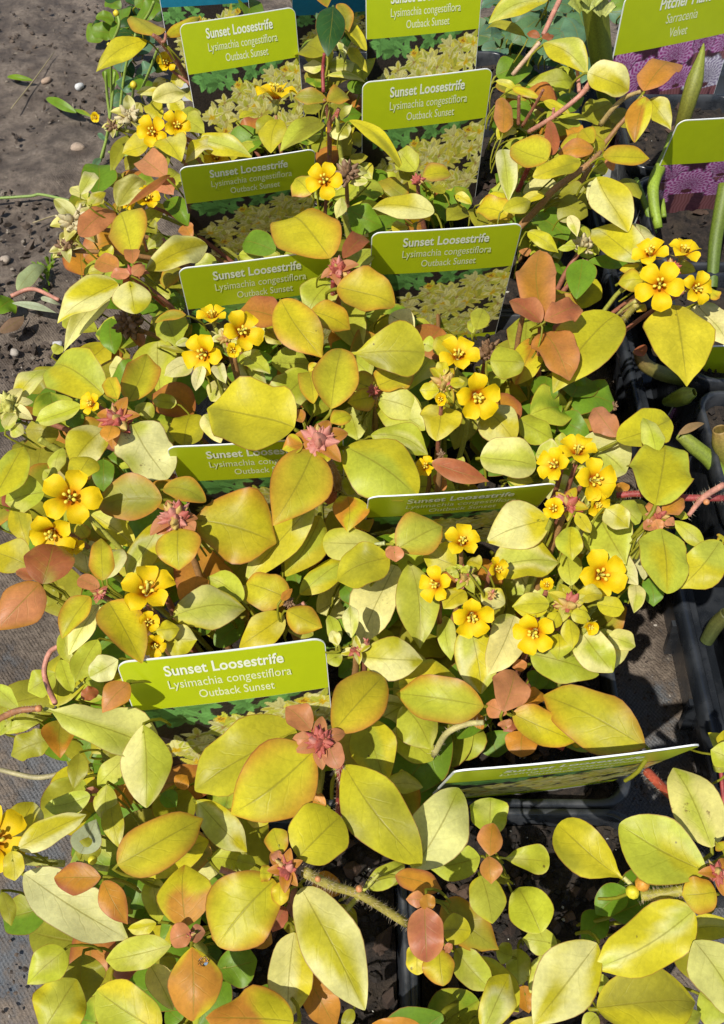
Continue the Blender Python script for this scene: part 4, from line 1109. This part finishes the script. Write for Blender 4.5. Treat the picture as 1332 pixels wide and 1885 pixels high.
STEMS = [
 ([(352, 160, 3, 5), (335, 128, 5, 5), (314, 98, 6.5, 5), (294, 74, 7.6, 5), (280, 64, 8, 3.5)], RB, 120), ([(305, 62, 8, 3), (303, 75, 7.7, 3), (297, 78, 7.6, 3)], RB, 20),
 ([(606, 330, 4, 4), (606, 237, 7, 4.5), (602, 203, 8.2, 4.5), (595, 182, 9, 3.5)], RB, 60), ([(606, 230, 7.2, 3.5), (615, 215, 8, 3.5), (624, 200, 8.5, 4)], RB, 20), ([(595, 170, 6, 3.5), (594, 128, 7, 3.5), (597, 98, 8, 3)], RD, 30),
 ([(1030, 0, 9, 5), (1017, 27, 8.6, 5), (1000, 64, 8, 4.5)], PK, 60), ([(993, 78, 7.8, 4), (968, 108, 7, 4), (943, 138, 6, 4)], (.55, .36, .22), 60), ([(1085, 155, 8.2, 6), (1064, 179, 7.8, 4.5), (1017, 216, 6.5, 4.5), (973, 243, 5, 4.5)], PK, 90),
 ([(1066, 169, 7.9, 4), (1063, 135, 8.4, 3.5), (1058, 111, 8.8, 3)], PK, 20), ([(1017, 216, 6.4, 3), (1019, 199, 7, 2.5)], PK, 8), ([(1180, 168, 8.8, 3.5), (1152, 179, 8, 4), (1129, 199, 7.4, 4.5), (1105, 230, 6, 5)], (.45, .32, .12), 40),
 ([(954, 230, 5, 3.5), (955, 176, 7, 3)], RB, 25), ([(961, 233, 5, 3.5), (987, 189, 7, 3), (1000, 165, 8, 2.5)], RB, 25), ([(935, 440, 4, 7), (993, 380, 6, 6.5), (1017, 351, 7, 6.5), (1058, 321, 8, 6), (1085, 300, 8.4, 5), (1105, 280, 8.6, 4)], BR, 260),
 ([(973, 307, 7.6, 5), (953, 351, 5.6, 5)], RD, 50), ([(270, 532, 7.4, 5), (304, 562, 5.6, 4.5)], RD, 20), ([(614, 515, 8.4, 5.5), (612, 560, 6.5, 5)], RD, 30), ([(634, 393, 8, 6), (642, 438, 6.5, 6)], GN, 20),
 ([(995, 596, 8.2, 4.5), (993, 617, 7.4, 4), (990, 740, 3, 5)], RB, 20), ([(1170, 554, 8.8, 3.5), (1150, 567, 7.8, 3), (1135, 580, 7, 2.5)], (.45, .40, .10), 10), ([(1172, 560, 8.6, 6), (1150, 585, 7.4, 6.5), (1130, 615, 5.5, 6)], (.36, .30, .06), 60),
 ([(72, 808, 3, 7), (111, 831, 2, 7)], GN, 0), ([(605, 845, 8, 6), (619, 875, 6.6, 7), (622, 900, 5, 7)], BR, 160), ([(1332, 892, 8.8, 6), (1294, 916, 8.6, 6), (1267, 949, 8.4, 4)], PK, 70), ([(1135, 912, 6.4, 6), (1179, 909, 6.8, 6.5), (1253, 916, 7.4, 6.5), (1332, 917, 7.6, 6.5)], RD, 260),
 ([(-10, 1328, 6, 6.5), (30, 1309, 6.6, 6.5), (71, 1304, 6.8, 6)], (.30, .13, .05), 60), ([(101, 1294, 5.6, 5), (86, 1259, 4, 5), (81, 1232, 4, 5), (91, 1201, 4.4, 5), (108, 1189, 4.8, 4.5)], PK, 0), ([(132, 1275, 3, 3), (155, 1255, 3.6, 3)], GN, 0),
 ([(0, 1417, -5, 4.5), (68, 1431, -5, 5), (125, 1421, -5, 5)], (.38, .33, .16), 0), ([(625, 1405, 8.2, 8), (627, 1440, 6.4, 8.5), (625, 1500, 3, 8)], RD, 260), ([(798, 1390, 5, 6), (822, 1350, 6.6, 6), (859, 1333, 7.2, 5.5), (890, 1330, 7.6, 5)], (.45, .40, .16), 60),
 ([(983, 1353, 6.4, 6), (1037, 1377, 6.2, 6)], RD, 30), ([(40, 1585, 7.4, 7), (80, 1588, 7, 7), (118, 1590, 6.6, 6.5)], (.42, .42, .10), 60), ([(140, 1590, 6, 6), (200, 1600, 6, 5)], GN, 10), ([(560, 1605, 8.8, 10), (610, 1630, 8, 8.5), (666, 1649, 7.4, 8), (748, 1700, 6, 8)], (.36, .30, .06), 420),
 ([(664, 1646, 7.4, 5), (645, 1666, 6.6, 5), (626, 1688, 5.6, 4)], GN, 50), ([(667, 1640, 7.4, 4), (682, 1625, 7.6, 4), (697, 1608, 7.8, 3)], GN, 30), ([(1179, 1648, 7.6, 10), (1220, 1645, 7.8, 10), (1290, 1632, 8.4, 9)], (.30, .27, .04), 320), ([(1163, 1630, 8, 4.5), (1148, 1615, 8.1, 4)], (.50, .48, .16), 10),
 ([(1190, 1420, 4, 9), (1222, 1452, 4.6, 9), (1275, 1500, 6, 8)], (.42, .08, .04), 60), ([(320, 460, 6, 3), (300, 440, 6, 3)], RB, 0), ([(255, 410, 7, 3), (264, 440, 7.5, 3), (270, 462, 7.6, 3)], RB, 10),
 ([(690, 730, 7.2, 5), (690, 790, 4, 6)], BR, 30), ([(560, 1110, 6.8, 4), (535, 1125, 6.4, 4)], PK, 20), ([(708, 1000, 7.8, 4), (690, 1002, 7.6, 3)], (.45, .48, .2), 10), ([(240, 1118, 6, 5), (300, 1108, 7, 4)], GN, 60), ([(405, 1600, 6.2, 6), (440, 1612, 6.0, 5)], PK, 60),
]
for pts, col, hairs in STEMS: add_stem(pts, col, hairs=hairs)
# stalks that carry each flower and bud cluster up out of the pot
for P, root, rad in hubs:
    r = random.Random(int((P.x+P.y)*1e5))
    dv = Vector((root.location.x-P.x, root.location.y-P.y, 0)); d = dv.length
    k_ = 0 if d < .034 else (d-.034)/d
    foot = Vector((P.x+dv.x*k_+r.uniform(-.004, .004), P.y+dv.y*k_+r.uniform(-.004, .004), .074))
    hl = (foot-P).length
    m1 = P.lerp(foot, .30)+Vector((0, 0, .006 if d > .03 else 0)); m2 = P.lerp(foot, .65)+Vector((r.uniform(-.004, .004), r.uniform(-.004, .004), .004))
    v, f = tube([Vector((0, 0, 0)), m1-P, m2-P, foot-P], [rad*.8, rad, rad*1.1, rad*1.2], 10, 6, True, 40, .0014, r)
    c = np.broadcast_to(np.array(random.choice([BR, RB, GN])), (len(v), 3))
    mesh_obj('stem', v, f, M_STEM, root, P-root.location, cols=c)
# small round nodes
for px, py, rp, code, L in ((170, 1583, 9, 'y', 7.2), (1164, 1642, 13, 'y', 8.2), (1182, 1627, 14, 'o', 8.4), (661, 1636, 7, 's', 8), (71, 1304, 7, 's', 7.2), (720, 1015, 12, 's', 8.4), (1300, 924, 6, 's', 8.8), (585, 1618, 6, 's', 8.9)):
    P = at(px, py, zl(L)); R = rp*px_size(P); root = owner(P)
    v, f = tube([(0, 0, -R), (0, 0, -R*.6), (0, 0, 0), (0, 0, R*.6), (0, 0, R)], [R*.25, R*.8, R, R*.75, R*.2], 9, 10)
    mesh_obj('bud', v, f, M_BUD, root, P-root.location, cols=np.broadcast_to(C[code], (len(v), 3)))

# ------------------------------------------------------------------ lower foliage of every plant, down among the stems
TAG_ZONES = [[(329, 46), (543, 13), (570, 190), (380, 270)], [(673, 0), (890, 0), (885, 130), (673, 150)], [(667, 153), (908, 126), (910, 340), (690, 330)], [(329, 311), (581, 276), (520, 400), (430, 480), (350, 470)],
             [(684, 431), (963, 413), (965, 600), (750, 590)], [(327, 497), (612, 460), (560, 560), (345, 610)], [(305, 826), (632, 805), (520, 900), (320, 890)], [(678, 919), (1027, 893), (1020, 990), (880, 1010), (710, 1000)],
             [(212, 1223), (598, 1177), (640, 1330), (480, 1420), (320, 1440)], [(838, 1425), (1297, 1375), (1180, 1470), (860, 1500)]]
OPEN = [[(0, 0), (215, 0), (185, 200), (150, 340), (100, 440), (110, 600), (60, 660), (0, 700)], [(0, 1080), (95, 1060), (110, 1220), (60, 1300), (130, 1430), (90, 1500), (45, 1600), (60, 1885), (0, 1885)],
        [(1160, 1100), (1240, 1080), (1332, 1380), (1170, 1420), (1120, 1250)], [(920, 1490), (1170, 1480), (1150, 1620), (1080, 1720), (1000, 1730), (940, 1600)], [(850, 1380), (960, 1360), (960, 1490), (850, 1480)],
        [(640, 1500), (740, 1640), (860, 1500), (880, 1620), (800, 1885), (680, 1885), (650, 1650)], [(1090, 480), (1140, 560), (1280, 650), (1332, 900), (1260, 1000), (1160, 900), (1130, 700)], [(590, 1470), (660, 1500), (640, 1560), (590, 1540)]]
def is_open(px, py): return any(inside(px, py, z) for z in OPEN) or any(inside(px, py, z) for z in TAG_ZONES)
rf = random.Random(99)
for key, root in plants.items():
    cx, cy = root.location.x, root.location.y
    want = 40 if key[1] > 0 else 14
    made = tries = 0
    while made < want and tries < 400:
        tries += 1
        a = rf.uniform(0, 6.283); d = .058*math.sqrt(rf.random()); z = rf.uniform(.080, .128)
        B = Vector((cx+d*math.cos(a), cy+d*math.sin(a), z)); b = a+rf.uniform(-.9, .9); L = rf.uniform(.016, .030)
        T = B+Vector((math.cos(b)*L, math.sin(b)*L, rf.uniform(-.35, .25)*L))
        M = (B+T)/2
        if any(is_open(*proj(q)) for q in (B, T, M)): continue
        if key[0] == 1 and T.x > .118 and key[1] < 5: continue
        code = rf.choice(['lk', 'g-', 'lg', 'g-', 'k-', 'yk', 'lp', 'gl', 'ko', 'k-', 'or', 'gk', 'g-'])
        add_leaf(B, T, 0, code, z, width_m=L*rf.uniform(.55, .8), r=rf, root=root, up=.75)
        made += 1

# overhanging lower leaves along the edges of the rows: (photo region, plant, count, low z, high z)
EDGES = [([(70, 660), (320, 640), (320, 1000), (230, 1180), (120, 1180), (100, 1070), (20, 1040), (0, 760)], 95, .060, .112),
         ([(110, 1240), (240, 1240), (330, 1480), (200, 1560), (110, 1480), (140, 1430), (80, 1320)], 30, .050, .10),
         ([(80, 1640), (420, 1560), (420, 1885), (70, 1885)], 34, .055, .105), ([(130, 330), (330, 340), (330, 640), (150, 640)], 34, .05, .105),
         ([(700, 500), (1130, 420), (1140, 800), (1180, 1000), (1150, 1120), (700, 1180)], 60, .070, .115), ([(910, 150), (1240, 150), (1120, 420), (960, 460), (910, 330)], 34, .06, .115)]
for poly, count, z0, z1 in EDGES:
    xs_ = [p[0] for p in poly]; ys_ = [p[1] for p in poly]; made = tries = 0
    while made < count and tries < count*30:
        tries += 1
        px, py = rf.uniform(min(xs_), max(xs_)), rf.uniform(min(ys_), max(ys_))
        if not inside(px, py, poly) or is_open(px, py): continue
        z = rf.uniform(z0, z1); B = at(px, py, z); a = rf.uniform(0, 6.283); L = rf.uniform(.018, .032)
        T = B+Vector((math.cos(a)*L, math.sin(a)*L, rf.uniform(-.3, .3)*L))
        if is_open(*proj(T)) or (T.x > .150 and T.y < .6): continue
        add_leaf(B, T, 0, rf.choice(['lk', 'g-', 'lg', 'k-', 'yk', 'gl', 'ko', 'k-', 'or', 'gk', 'g-', 'g-']), z, width_m=L*rf.uniform(.55, .85), r=rf, up=.7)
        made += 1
# ------------------------------------------------------------------ pitcher plants in the tray
def pitcher_cols(n, k, c0, c1):
    t = np.repeat(np.linspace(0, 1, n), k)[:, None]
    vein = 1-.22*(np.arange(n*k) % k % 2)[:, None]
    return (np.array(c0)*(1-t)+np.array(c1)*t)*vein
def add_pitcher(pts, c0, c1, root, n=18, k=14):
    P = [at(x, y, z) for x, y, z, w in pts]; R = [w*px_size(p) for p, (_, _, _, w) in zip(P, pts)]
    O = P[0]
    v, f = tube([p-O for p in P], R, n, k, False)
    # inner wall so that the mouth reads as hollow
    v2, f2 = tube([p-O for p in P], [r*.9 for r in R], n, k, False)
    m = len(v); v = v+v2; f = f+[tuple(m+i for i in q[::-1]) for q in f2]
    for j in range(k): f.append(((n-1)*k+j, (n-1)*k+(j+1) % k, m+(n-1)*k+(j+1) % k, m+(n-1)*k+j))
    c = pitcher_cols(n, k, c0, c1)
    return mesh_obj('pitcher', v, f, M_STEM, root, O-root.location, cols=np.vstack([c, c*.8]))
PP = []
plabs = ['seedling pitcher plant with a red stalk in the front tray pot', 'pitcher plant with a dark drooping tube under the pink stems',
         'pitcher plant with a wilted brown lipped pitcher lying on its pot', 'pitcher plant with a stubby yellow green pitcher in its pot',
         'pitcher plant with curving green blades before the cut off tag', 'pitcher plant with a tall green frilled pitcher by the Velvet tag']
for i, (x, y) in enumerate(PITCHER_POTS):
    PP.append(empty('pitcher_plant', (x, y, .079), plabs[i], 'plant', 'pitcher plants in the tray'))
G1, G2, BRN = (.13, .20, .02), (.30, .36, .03), (.22, .08, .04)
# tall pitcher with hood
o = add_pitcher([(1118, 190, .085, 15), (1108, 120, .12, 20), (1098, 40, .150, 23), (1088, -40, .180, 26)], (.22, .28, .02), (.36, .38, .04), PP[5])
def hood(px, py, z, wpx, root, col, seed):
    P = at(px, py, z); s = wpx*px_size(P); r = random.Random(seed); V = []; Cc = []
    nu, nv = 9, 15
    for i in range(nu):
        u = i/(nu-1)
        for j in range(nv):
            a = (j/(nv-1)-.5)*2.6; rr = s*(.25+u*.95)*(1+.10*math.sin(a*9+seed)*u)
            V.append((rr*math.sin(a), -s*.35+u*s*.35+.25*s*math.cos(a*2), s*(u*1.1*math.cos(a*.7))+s*.15*math.sin(a*11)*u)); Cc.append(np.array(col)*r.uniform(.8, 1.2)*(1-.3*(j % 2)))
    mesh_obj('hood', V, grid_faces(nu, nv), M_STEM, root, P-root.location, cols=Cc)
hood(1072, 18, .168, 26, PP[5], (.34, .38, .06), 2); hood(1108, 26, .166, 20, PP[5], (.40, .42, .10), 5); hood(1088, 6, .172, 24, PP[5], (.36, .40, .07), 9)
# slender pitcher over the tag
add_pitcher([(1235, 300, .100, 9), (1262, 205, .135, 14), (1278, 150, .150, 16), (1290, 105, .160, 7), (1295, 80, .165, 1.2)], (.16, .14, .02), (.28, .33, .03), PP[5])
add_stem([(1238, 250, 3, 9), (1230, 280, 3.2, 11), (1205, 330, 3.2, 11), (1203, 370, 2.6, 10), (1212, 420, 1.6, 8)], (.24, .34, .03), PP[4])
add_stem([(1170, 330, 1, 5), (1185, 370, .6, 6), (1205, 430, -.4, 5)], (.16, .25, .02), PP[4]); add_stem([(1215, 330, 1, 4), (1222, 400, 0, 5)], (.22, .32, .03), PP[4])
add_pitcher([(1310, 530, .080, 10), (1316, 450, .095, 12), (1326, 390, .108, 13), (1336, 340, .118, 14)], (.10, .16, .015), (.16, .21, .02), PP[3])
add_pitcher([(1275, 700, .072, 13), (1225, 690, .080, 14), (1188, 672, .088, 13), (1175, 645, .096, 11)], (.15, .22, .02), (.24, .14, .05), PP[3])
add_pitcher([(1225, 740, .070, 8), (1245, 735, .078, 15), (1262, 728, .084, 17), (1278, 722, .088, 8)], (.20, .30, .03), (.34, .38, .04), PP[3])
add_pitcher([(1345, 900, .072, 14), (1310, 850, .080, 15), (1275, 820, .086, 14), (1252, 800, .090, 11)], (.17, .26, .02), (.26, .30, .04), PP[2])
add_pitcher([(1345, 850, .080, 20), (1330, 815, .092, 19), (1325, 790, .10, 13)], (.25, .28, .03), (.34, .22, .06), PP[2])
add_leaf((1248, 800), (1298, 778), 14, 'n-', .094, .095, 'l', root=PP[2], petiole=False)
add_leaf((1185, 655), (1170, 640), 22, 'r-', .098, .098, 'r', root=PP[3], petiole=False)
add_leaf((1215, 655), (1200, 640), 18, 'n-', .09, .092, 'r', root=PP[3], petiole=False)
add_pitcher([(1300, 1180, .070, 12), (1318, 1150, .080, 14), (1338, 1130, .088, 13)], (.06, .08, .02), (.10, .10, .02), PP[1])
add_leaf((1332, 1390), (1310, 1350), 24, 'yk', .09, .10, 'o', root=PP[0]); add_leaf((1335, 1400), (1315, 1420), 28, 'lk', .09, .088, 'o', root=PP[0])
add_stem([(1332, 1480, 0, 4), (1325, 1400, .4, 4)], RD, PP[0])
for (bx, by, tx, ty, w, c, z) in ((1180, 490, 1140, 470, 40, 'g-', .06), (1300, 560, 1332, 600, 40, 'g-', .07)):
    add_leaf((bx, by), (tx, ty), w, c, z, root=PP[3])

# ------------------------------------------------------------------ other plants behind the rows
r2 = random.Random(4)
def bush(root, cx, cy, spread, n, z0, z1, codes, size):
    for i in range(n):
        px, py = cx+max(-1.3, min(1.3, r2.gauss(0, 1)))*spread[0], cy+max(-1.3, min(1.3, r2.gauss(0, 1)))*spread[1]; z = r2.uniform(z0, z1)
        B = at(px, py, z); a = r2.uniform(0, 6.28); L = size*r2.uniform(.7, 1.3)
        T = B+Vector((math.cos(a)*L, math.sin(a)*L, r2.uniform(-.3, .4)*L))
        add_leaf(B, T, 0, r2.choice(codes), z, width_m=L*r2.uniform(.55, .8), r=r2, root=root, shape=r2.choice('or'))
bush(blueplant, 1000, 40, (60, 50), 80, .05, .11, ['b-', 'b-', 'bg', 'b-'], .022)
bush(blueplant, 945, 70, (30, 55), 50, .005, .05, ['b-', 'D-', 'D-'], .022)
bush(blueplant, 1160, -10, (40, 25), 22, .05, .12, ['b-', 'g-', 'bg'], .016)
bush(blueplant, 600, -15, (60, 16), 20, .05, .10, ['b-', 'bg', 'g-'], .022)
bush(greenplant, 235, 25, (28, 28), 26, .01, .07, ['g-', 'D-', 'g-'], .020)
bush(greenplant, 240, 130, (26, 40), 22, .01, .05, ['g-', 'D-', 'b-'], .017)
# two toothed dark leaves in front of the rear tags
add_leaf((613, 12), (603, 96), 46, 'D-', .170, .163, 'o', root=darkplant); add_leaf((598, 30), (585, 40), 26, 'b-', .165, .165, 'o', root=darkplant)
add_leaf((470, 0), (455, 30), 50, 'g-', .12, .12, 'o', root=darkplant); add_leaf((628, 40), (640, 85), 26, 'D-', .15, .14, 'o', root=darkplant)
v, f = tube([Vector((0, 0, 0)), at(600, 60, .12)-darkplant.location, at(613, 12, .170)-darkplant.location], [.002, .0016, .001], 10, 6)
mesh_obj('stem', v, f, M_STEM, darkplant, cols=np.broadcast_to(np.array((.08, .12, .03)), (len(v), 3)))
add_leaf((420, 30), (445, 5), 20, 'os', .09, .10, root=darkplant)

# ------------------------------------------------------------------ buttercup weed and ground litter
def weed_stem(pts, col, w, root):
    P = [at(x, y, z) for x, y, z in pts]; O = P[0]
    R = [w*px_size(p) for p in P]
    v, f = tube([p-O for p in P], R, 16, 6)
    return mesh_obj('stem', v, f, M_STEM, root, O-root.location, cols=np.broadcast_to(np.array(col), (len(v), 3)))
GS = (.26, .36, .06)
for pts in ([(184, 297, .005), (201, 230, .03), (197, 176, .05), (194, 132, .07)], [(189, 290, .005), (203, 210, .04), (211, 132, .07)], [(206, 80, .10), (219, 47, .115), (216, 27, .12)], [(206, 80, .10), (204, 120, .08), (205, 200, .04)],
            [(283, 3, .12), (274, 24, .11), (250, 61, .09)], [(290, 90, .09), (275, 130, .07), (259, 168, .05)], [(245, 160, .075), (243, 182, .06), (230, 240, .02)], [(180, 300, .004), (150, 330, .004)], [(200, 280, .004), (250, 290, .01)], [(250, 61, .09), (230, 130, .06), (215, 250, .01)]):
    weed_stem(pts, GS, 2.6, buttercup)
for px, py, z, rp in ((213.5, 24, .121, 6), (245.5, 156, .077, 7), (200, 82, .10, 4)):
    P = at(px, py, z); R = rp*px_size(P)
    v, f = tube([(0, 0, -R), (0, 0, -R*.5), (0, 0, .2*R), (0, 0, R*.9)], [R*.3, R*.9, R, R*.35], 8, 9)
    rr = random.Random(int(px)); v = [p*(1+rr.uniform(-.08, .08)) for p in v]
    mesh_obj('flower_head', v, f, M_BUD, buttercup, P-buttercup.location, cols=np.broadcast_to(np.array((.66, .52, .02)), (len(v), 3)))
add_flower(177, 216, 13, -.3, -.2, .7, -7, buttercup)
add_leaf((140, 208), (82, 178), 17, 'g-', .006, .008, 'l', root=buttercup, petiole=False); add_leaf((170, 216), (130, 200), 7, 'gk', .006, .006, 'l', root=buttercup, petiole=False)
add_leaf((180, 245), (196, 262), 10, 'b-', .008, .004, 'l', root=buttercup, petiole=False); add_leaf((170, 312), (186, 290), 12, 'b-', .004, .008, 'l', root=buttercup, petiole=False)
add_leaf((60, 148), (10, 140), 10, 'gw', .003, .003, 'l', root=buttercup, petiole=False)
grassw = empty('grass_blade', at(60, 365, 0), 'long flat grass blade lying across the muddy fabric', 'grass')
weed_stem([(-20, 366, .004), (55, 361, .004), (75, 358, .005), (130, 370, .010)], (.24, .34, .08), 2.6, grassw)
# creeping weed
add_stem([(20, 545, -8.2, 4), (60, 532, -8, 4), (108, 552, -7.6, 3.5)], PK, seedling)
for b, t, w, c in (((32, 535), (82, 480), 28, 'w-'), ((22, 558), (102, 574), 12, 'w-'), ((75, 548), (108, 560), 9, 'w-'), ((-10, 575), (22, 550), 44, 'g-'), ((0, 612), (44, 582), 20, 'n-')):
    add_leaf(b, t, w, c, .012, .010, 'o', root=seedling, petiole=False)
mosses = empty('moss_tuft', at(85, 505, 0), 'small tuft of bright green moss by the creeping weed', 'moss')
rm = random.Random(8)
for i in range(26):
    px, py = 85+rm.gauss(0, 11), 505+rm.gauss(0, 14)
    B = at(px, py, .001); T = B+Vector((rm.uniform(-.005, .005), rm.uniform(-.005, .005), rm.uniform(.003, .009)))
    add_leaf(B, T, 0, 'g-', 0, width_m=.002, r=rm, root=mosses, petiole=False)
# pebbles
def pebble(px, py, rp, col, label, seed):
    P = at(px, py, 0); R = rp*px_size(P); r = random.Random(seed)
    me = bpy.data.meshes.new('pebble'); bm = bmesh.new(); bmesh.ops.create_icosphere(bm, subdivisions=2, radius=1)
    ph = [(r.uniform(1, 3), r.uniform(0, 6)) for _ in range(3)]
    for v in bm.verts:
        c = v.co; k = 1+.14*math.sin(ph[0][0]*c.x*2+ph[0][1])+.12*math.sin(ph[1][0]*c.y*2+ph[1][1])
        v.co = Vector((c.x*1.15*k, c.y*.9*k, c.z*.7*k))*R
    bm.to_mesh(me); bm.free()
    a = me.color_attributes.new('col', 'FLOAT_COLOR', 'POINT')
    a.data.foreach_set('color', np.tile(np.array((*col, 1), np.float32), len(me.vertices)))
    me.polygons.foreach_set('use_smooth', [True]*len(me.polygons)); me.materials.append(M_STONE)
    o = link('pebble', me, None, (P.x, P.y, R*.35-.002)); o.rotation_euler.z = r.uniform(0, 6)
    tag(o, label, 'pebble', 'pebbles on the muddy fabric')
pebble(85, 147, 8.5, (.42, .30, .21), 'tan round pebble beside the white pebble on the mud', 1)
pebble(144, 158, 8, (.62, .62, .60), 'white pebble lying on the dark mud', 2)
pebble(144, 271, 12, (.40, .30, .22), 'pinkish tan flat pebble near the buttercup weed', 3)
pebble(25, 647, 9, (.40, .35, .29), 'grey tan pebble on dark mud below the creeping weed', 4)
pebble(105, 632, 8, (.55, .53, .50), 'chalky white pebble beside the drooping pale leaf', 5)
pebble(122, 795, 12, (.60, .57, .55), 'pale quartz pebble between loosestrife leaves', 6)
pebble(166, 1412, 12, (.45, .36, .32), 'pinkish pebble lying under the wavy cream leaf', 7)
pebble(8, 475, 9, (.38, .31, .24), 'brown tan pebble above the creeping weed', 8)
# clods, grit and plant litter trodden into the fabric
def litter():
    r = random.Random(21); V = []; F = []; Cc = []
    def put(n, x0, x1, y0, y1, big):
        for _ in range(n):
            px, py = r.uniform(x0, x1), r.uniform(y0, y1); P = at(px, py, 0)
            t = r.random()
            if t < .72: k = r.uniform(.5, 1.5); c = (.085*k, .062*k, .045*k); s = r.uniform(.0006, big)
            elif t < .93: k = r.uniform(.7, 1.3); c = (.20*k, .165*k, .125*k); s = r.uniform(.0005, big*.7)
            else: k = r.uniform(.8, 1.2); c = (.38*k, .34*k, .29*k); s = r.uniform(.0003, .0010)
            crumb(r, (P.x, P.y, -.002), s, c, V, F, Cc)
    put(420, -20, 210, 330, 720, .0042); put(420, -60, 240, 0, 330, .0030); put(160, -30, 130, 720, 1880, .0014); put(260, 1120, 1300, 1080, 1480, .0012)
    tag(mesh_obj('mud_crumbs', V, F, M_SOILBITS, None, smooth=False, cols=Cc), 'loose mud crumbs and grit scattered over the fabric', 'mud', kind='stuff')
litter()
for i, (pts, lab) in enumerate(((([(60, 410), (110, 395), (150, 400)]), 'thin dry straw lying by the withered flower heads'), (([(20, 200), (60, 150), (100, 95)]), 'pale dry grass stalk on the mud beyond the tan pebble'), (([(10, 610), (30, 600), (44, 580)]), 'short dry stalk by the grey tan pebble'))):
    P = [at(x, y, .003) for x, y in pts]; v, f = tube([p-P[0] for p in P], [.0005, .0006, .0003], 9, 5)
    tag(mesh_obj('dry_straw', v, f, M_STEM, None, P[0], cols=np.broadcast_to(np.array((.33, .27, .14)), (len(v), 3))), lab, 'straw', 'dry straws on the mud')
# water drop on the orange leaf
def drop():
    m, nt, b = new_mat('water'); b.inputs['Roughness'].default_value = .02; b.inputs['Transmission Weight'].default_value = 1; b.inputs['IOR'].default_value = 1.33
    for k in range(3): b.inputs['Base Color'].default_value = (1, 1, 1, 1)
    best = None
    for o in plants[(0, 0)].children:
        if not o.name.startswith('leaf'): continue
        w0 = o.location+plants[(0, 0)].location
        if (w0-CAMP).length > .5: continue
        for v in o.data.vertices:
            q = w0+v.co; x, y = proj(q); d = math.hypot(x-381, y-1767)
            if d < 9 and (best is None or q.z > best.z): best = q
    P = (best or at(381, 1767, zl(9)))+Vector((0, 0, .0001)); R = 8.5*px_size(P)
    V = []; n, k = 6, 14
    for i in range(n):
        t = i/(n-1)*math.pi/2
        for j in range(k):
            a = 2*math.pi*j/k; w = 1+.18*math.sin(2*a+1)
            V.append((R*math.cos(t)*math.cos(a)*w, R*math.cos(t)*math.sin(a)*1.2*w, R*.38*math.sin(t)))
    F = grid_faces(n, k, 0, True); F.append(tuple(range(k))[::-1])
    tag(mesh_obj('water_drop', V, F, m, None, P), 'clear water drop on an orange yellow leaf', 'water drop')
drop()
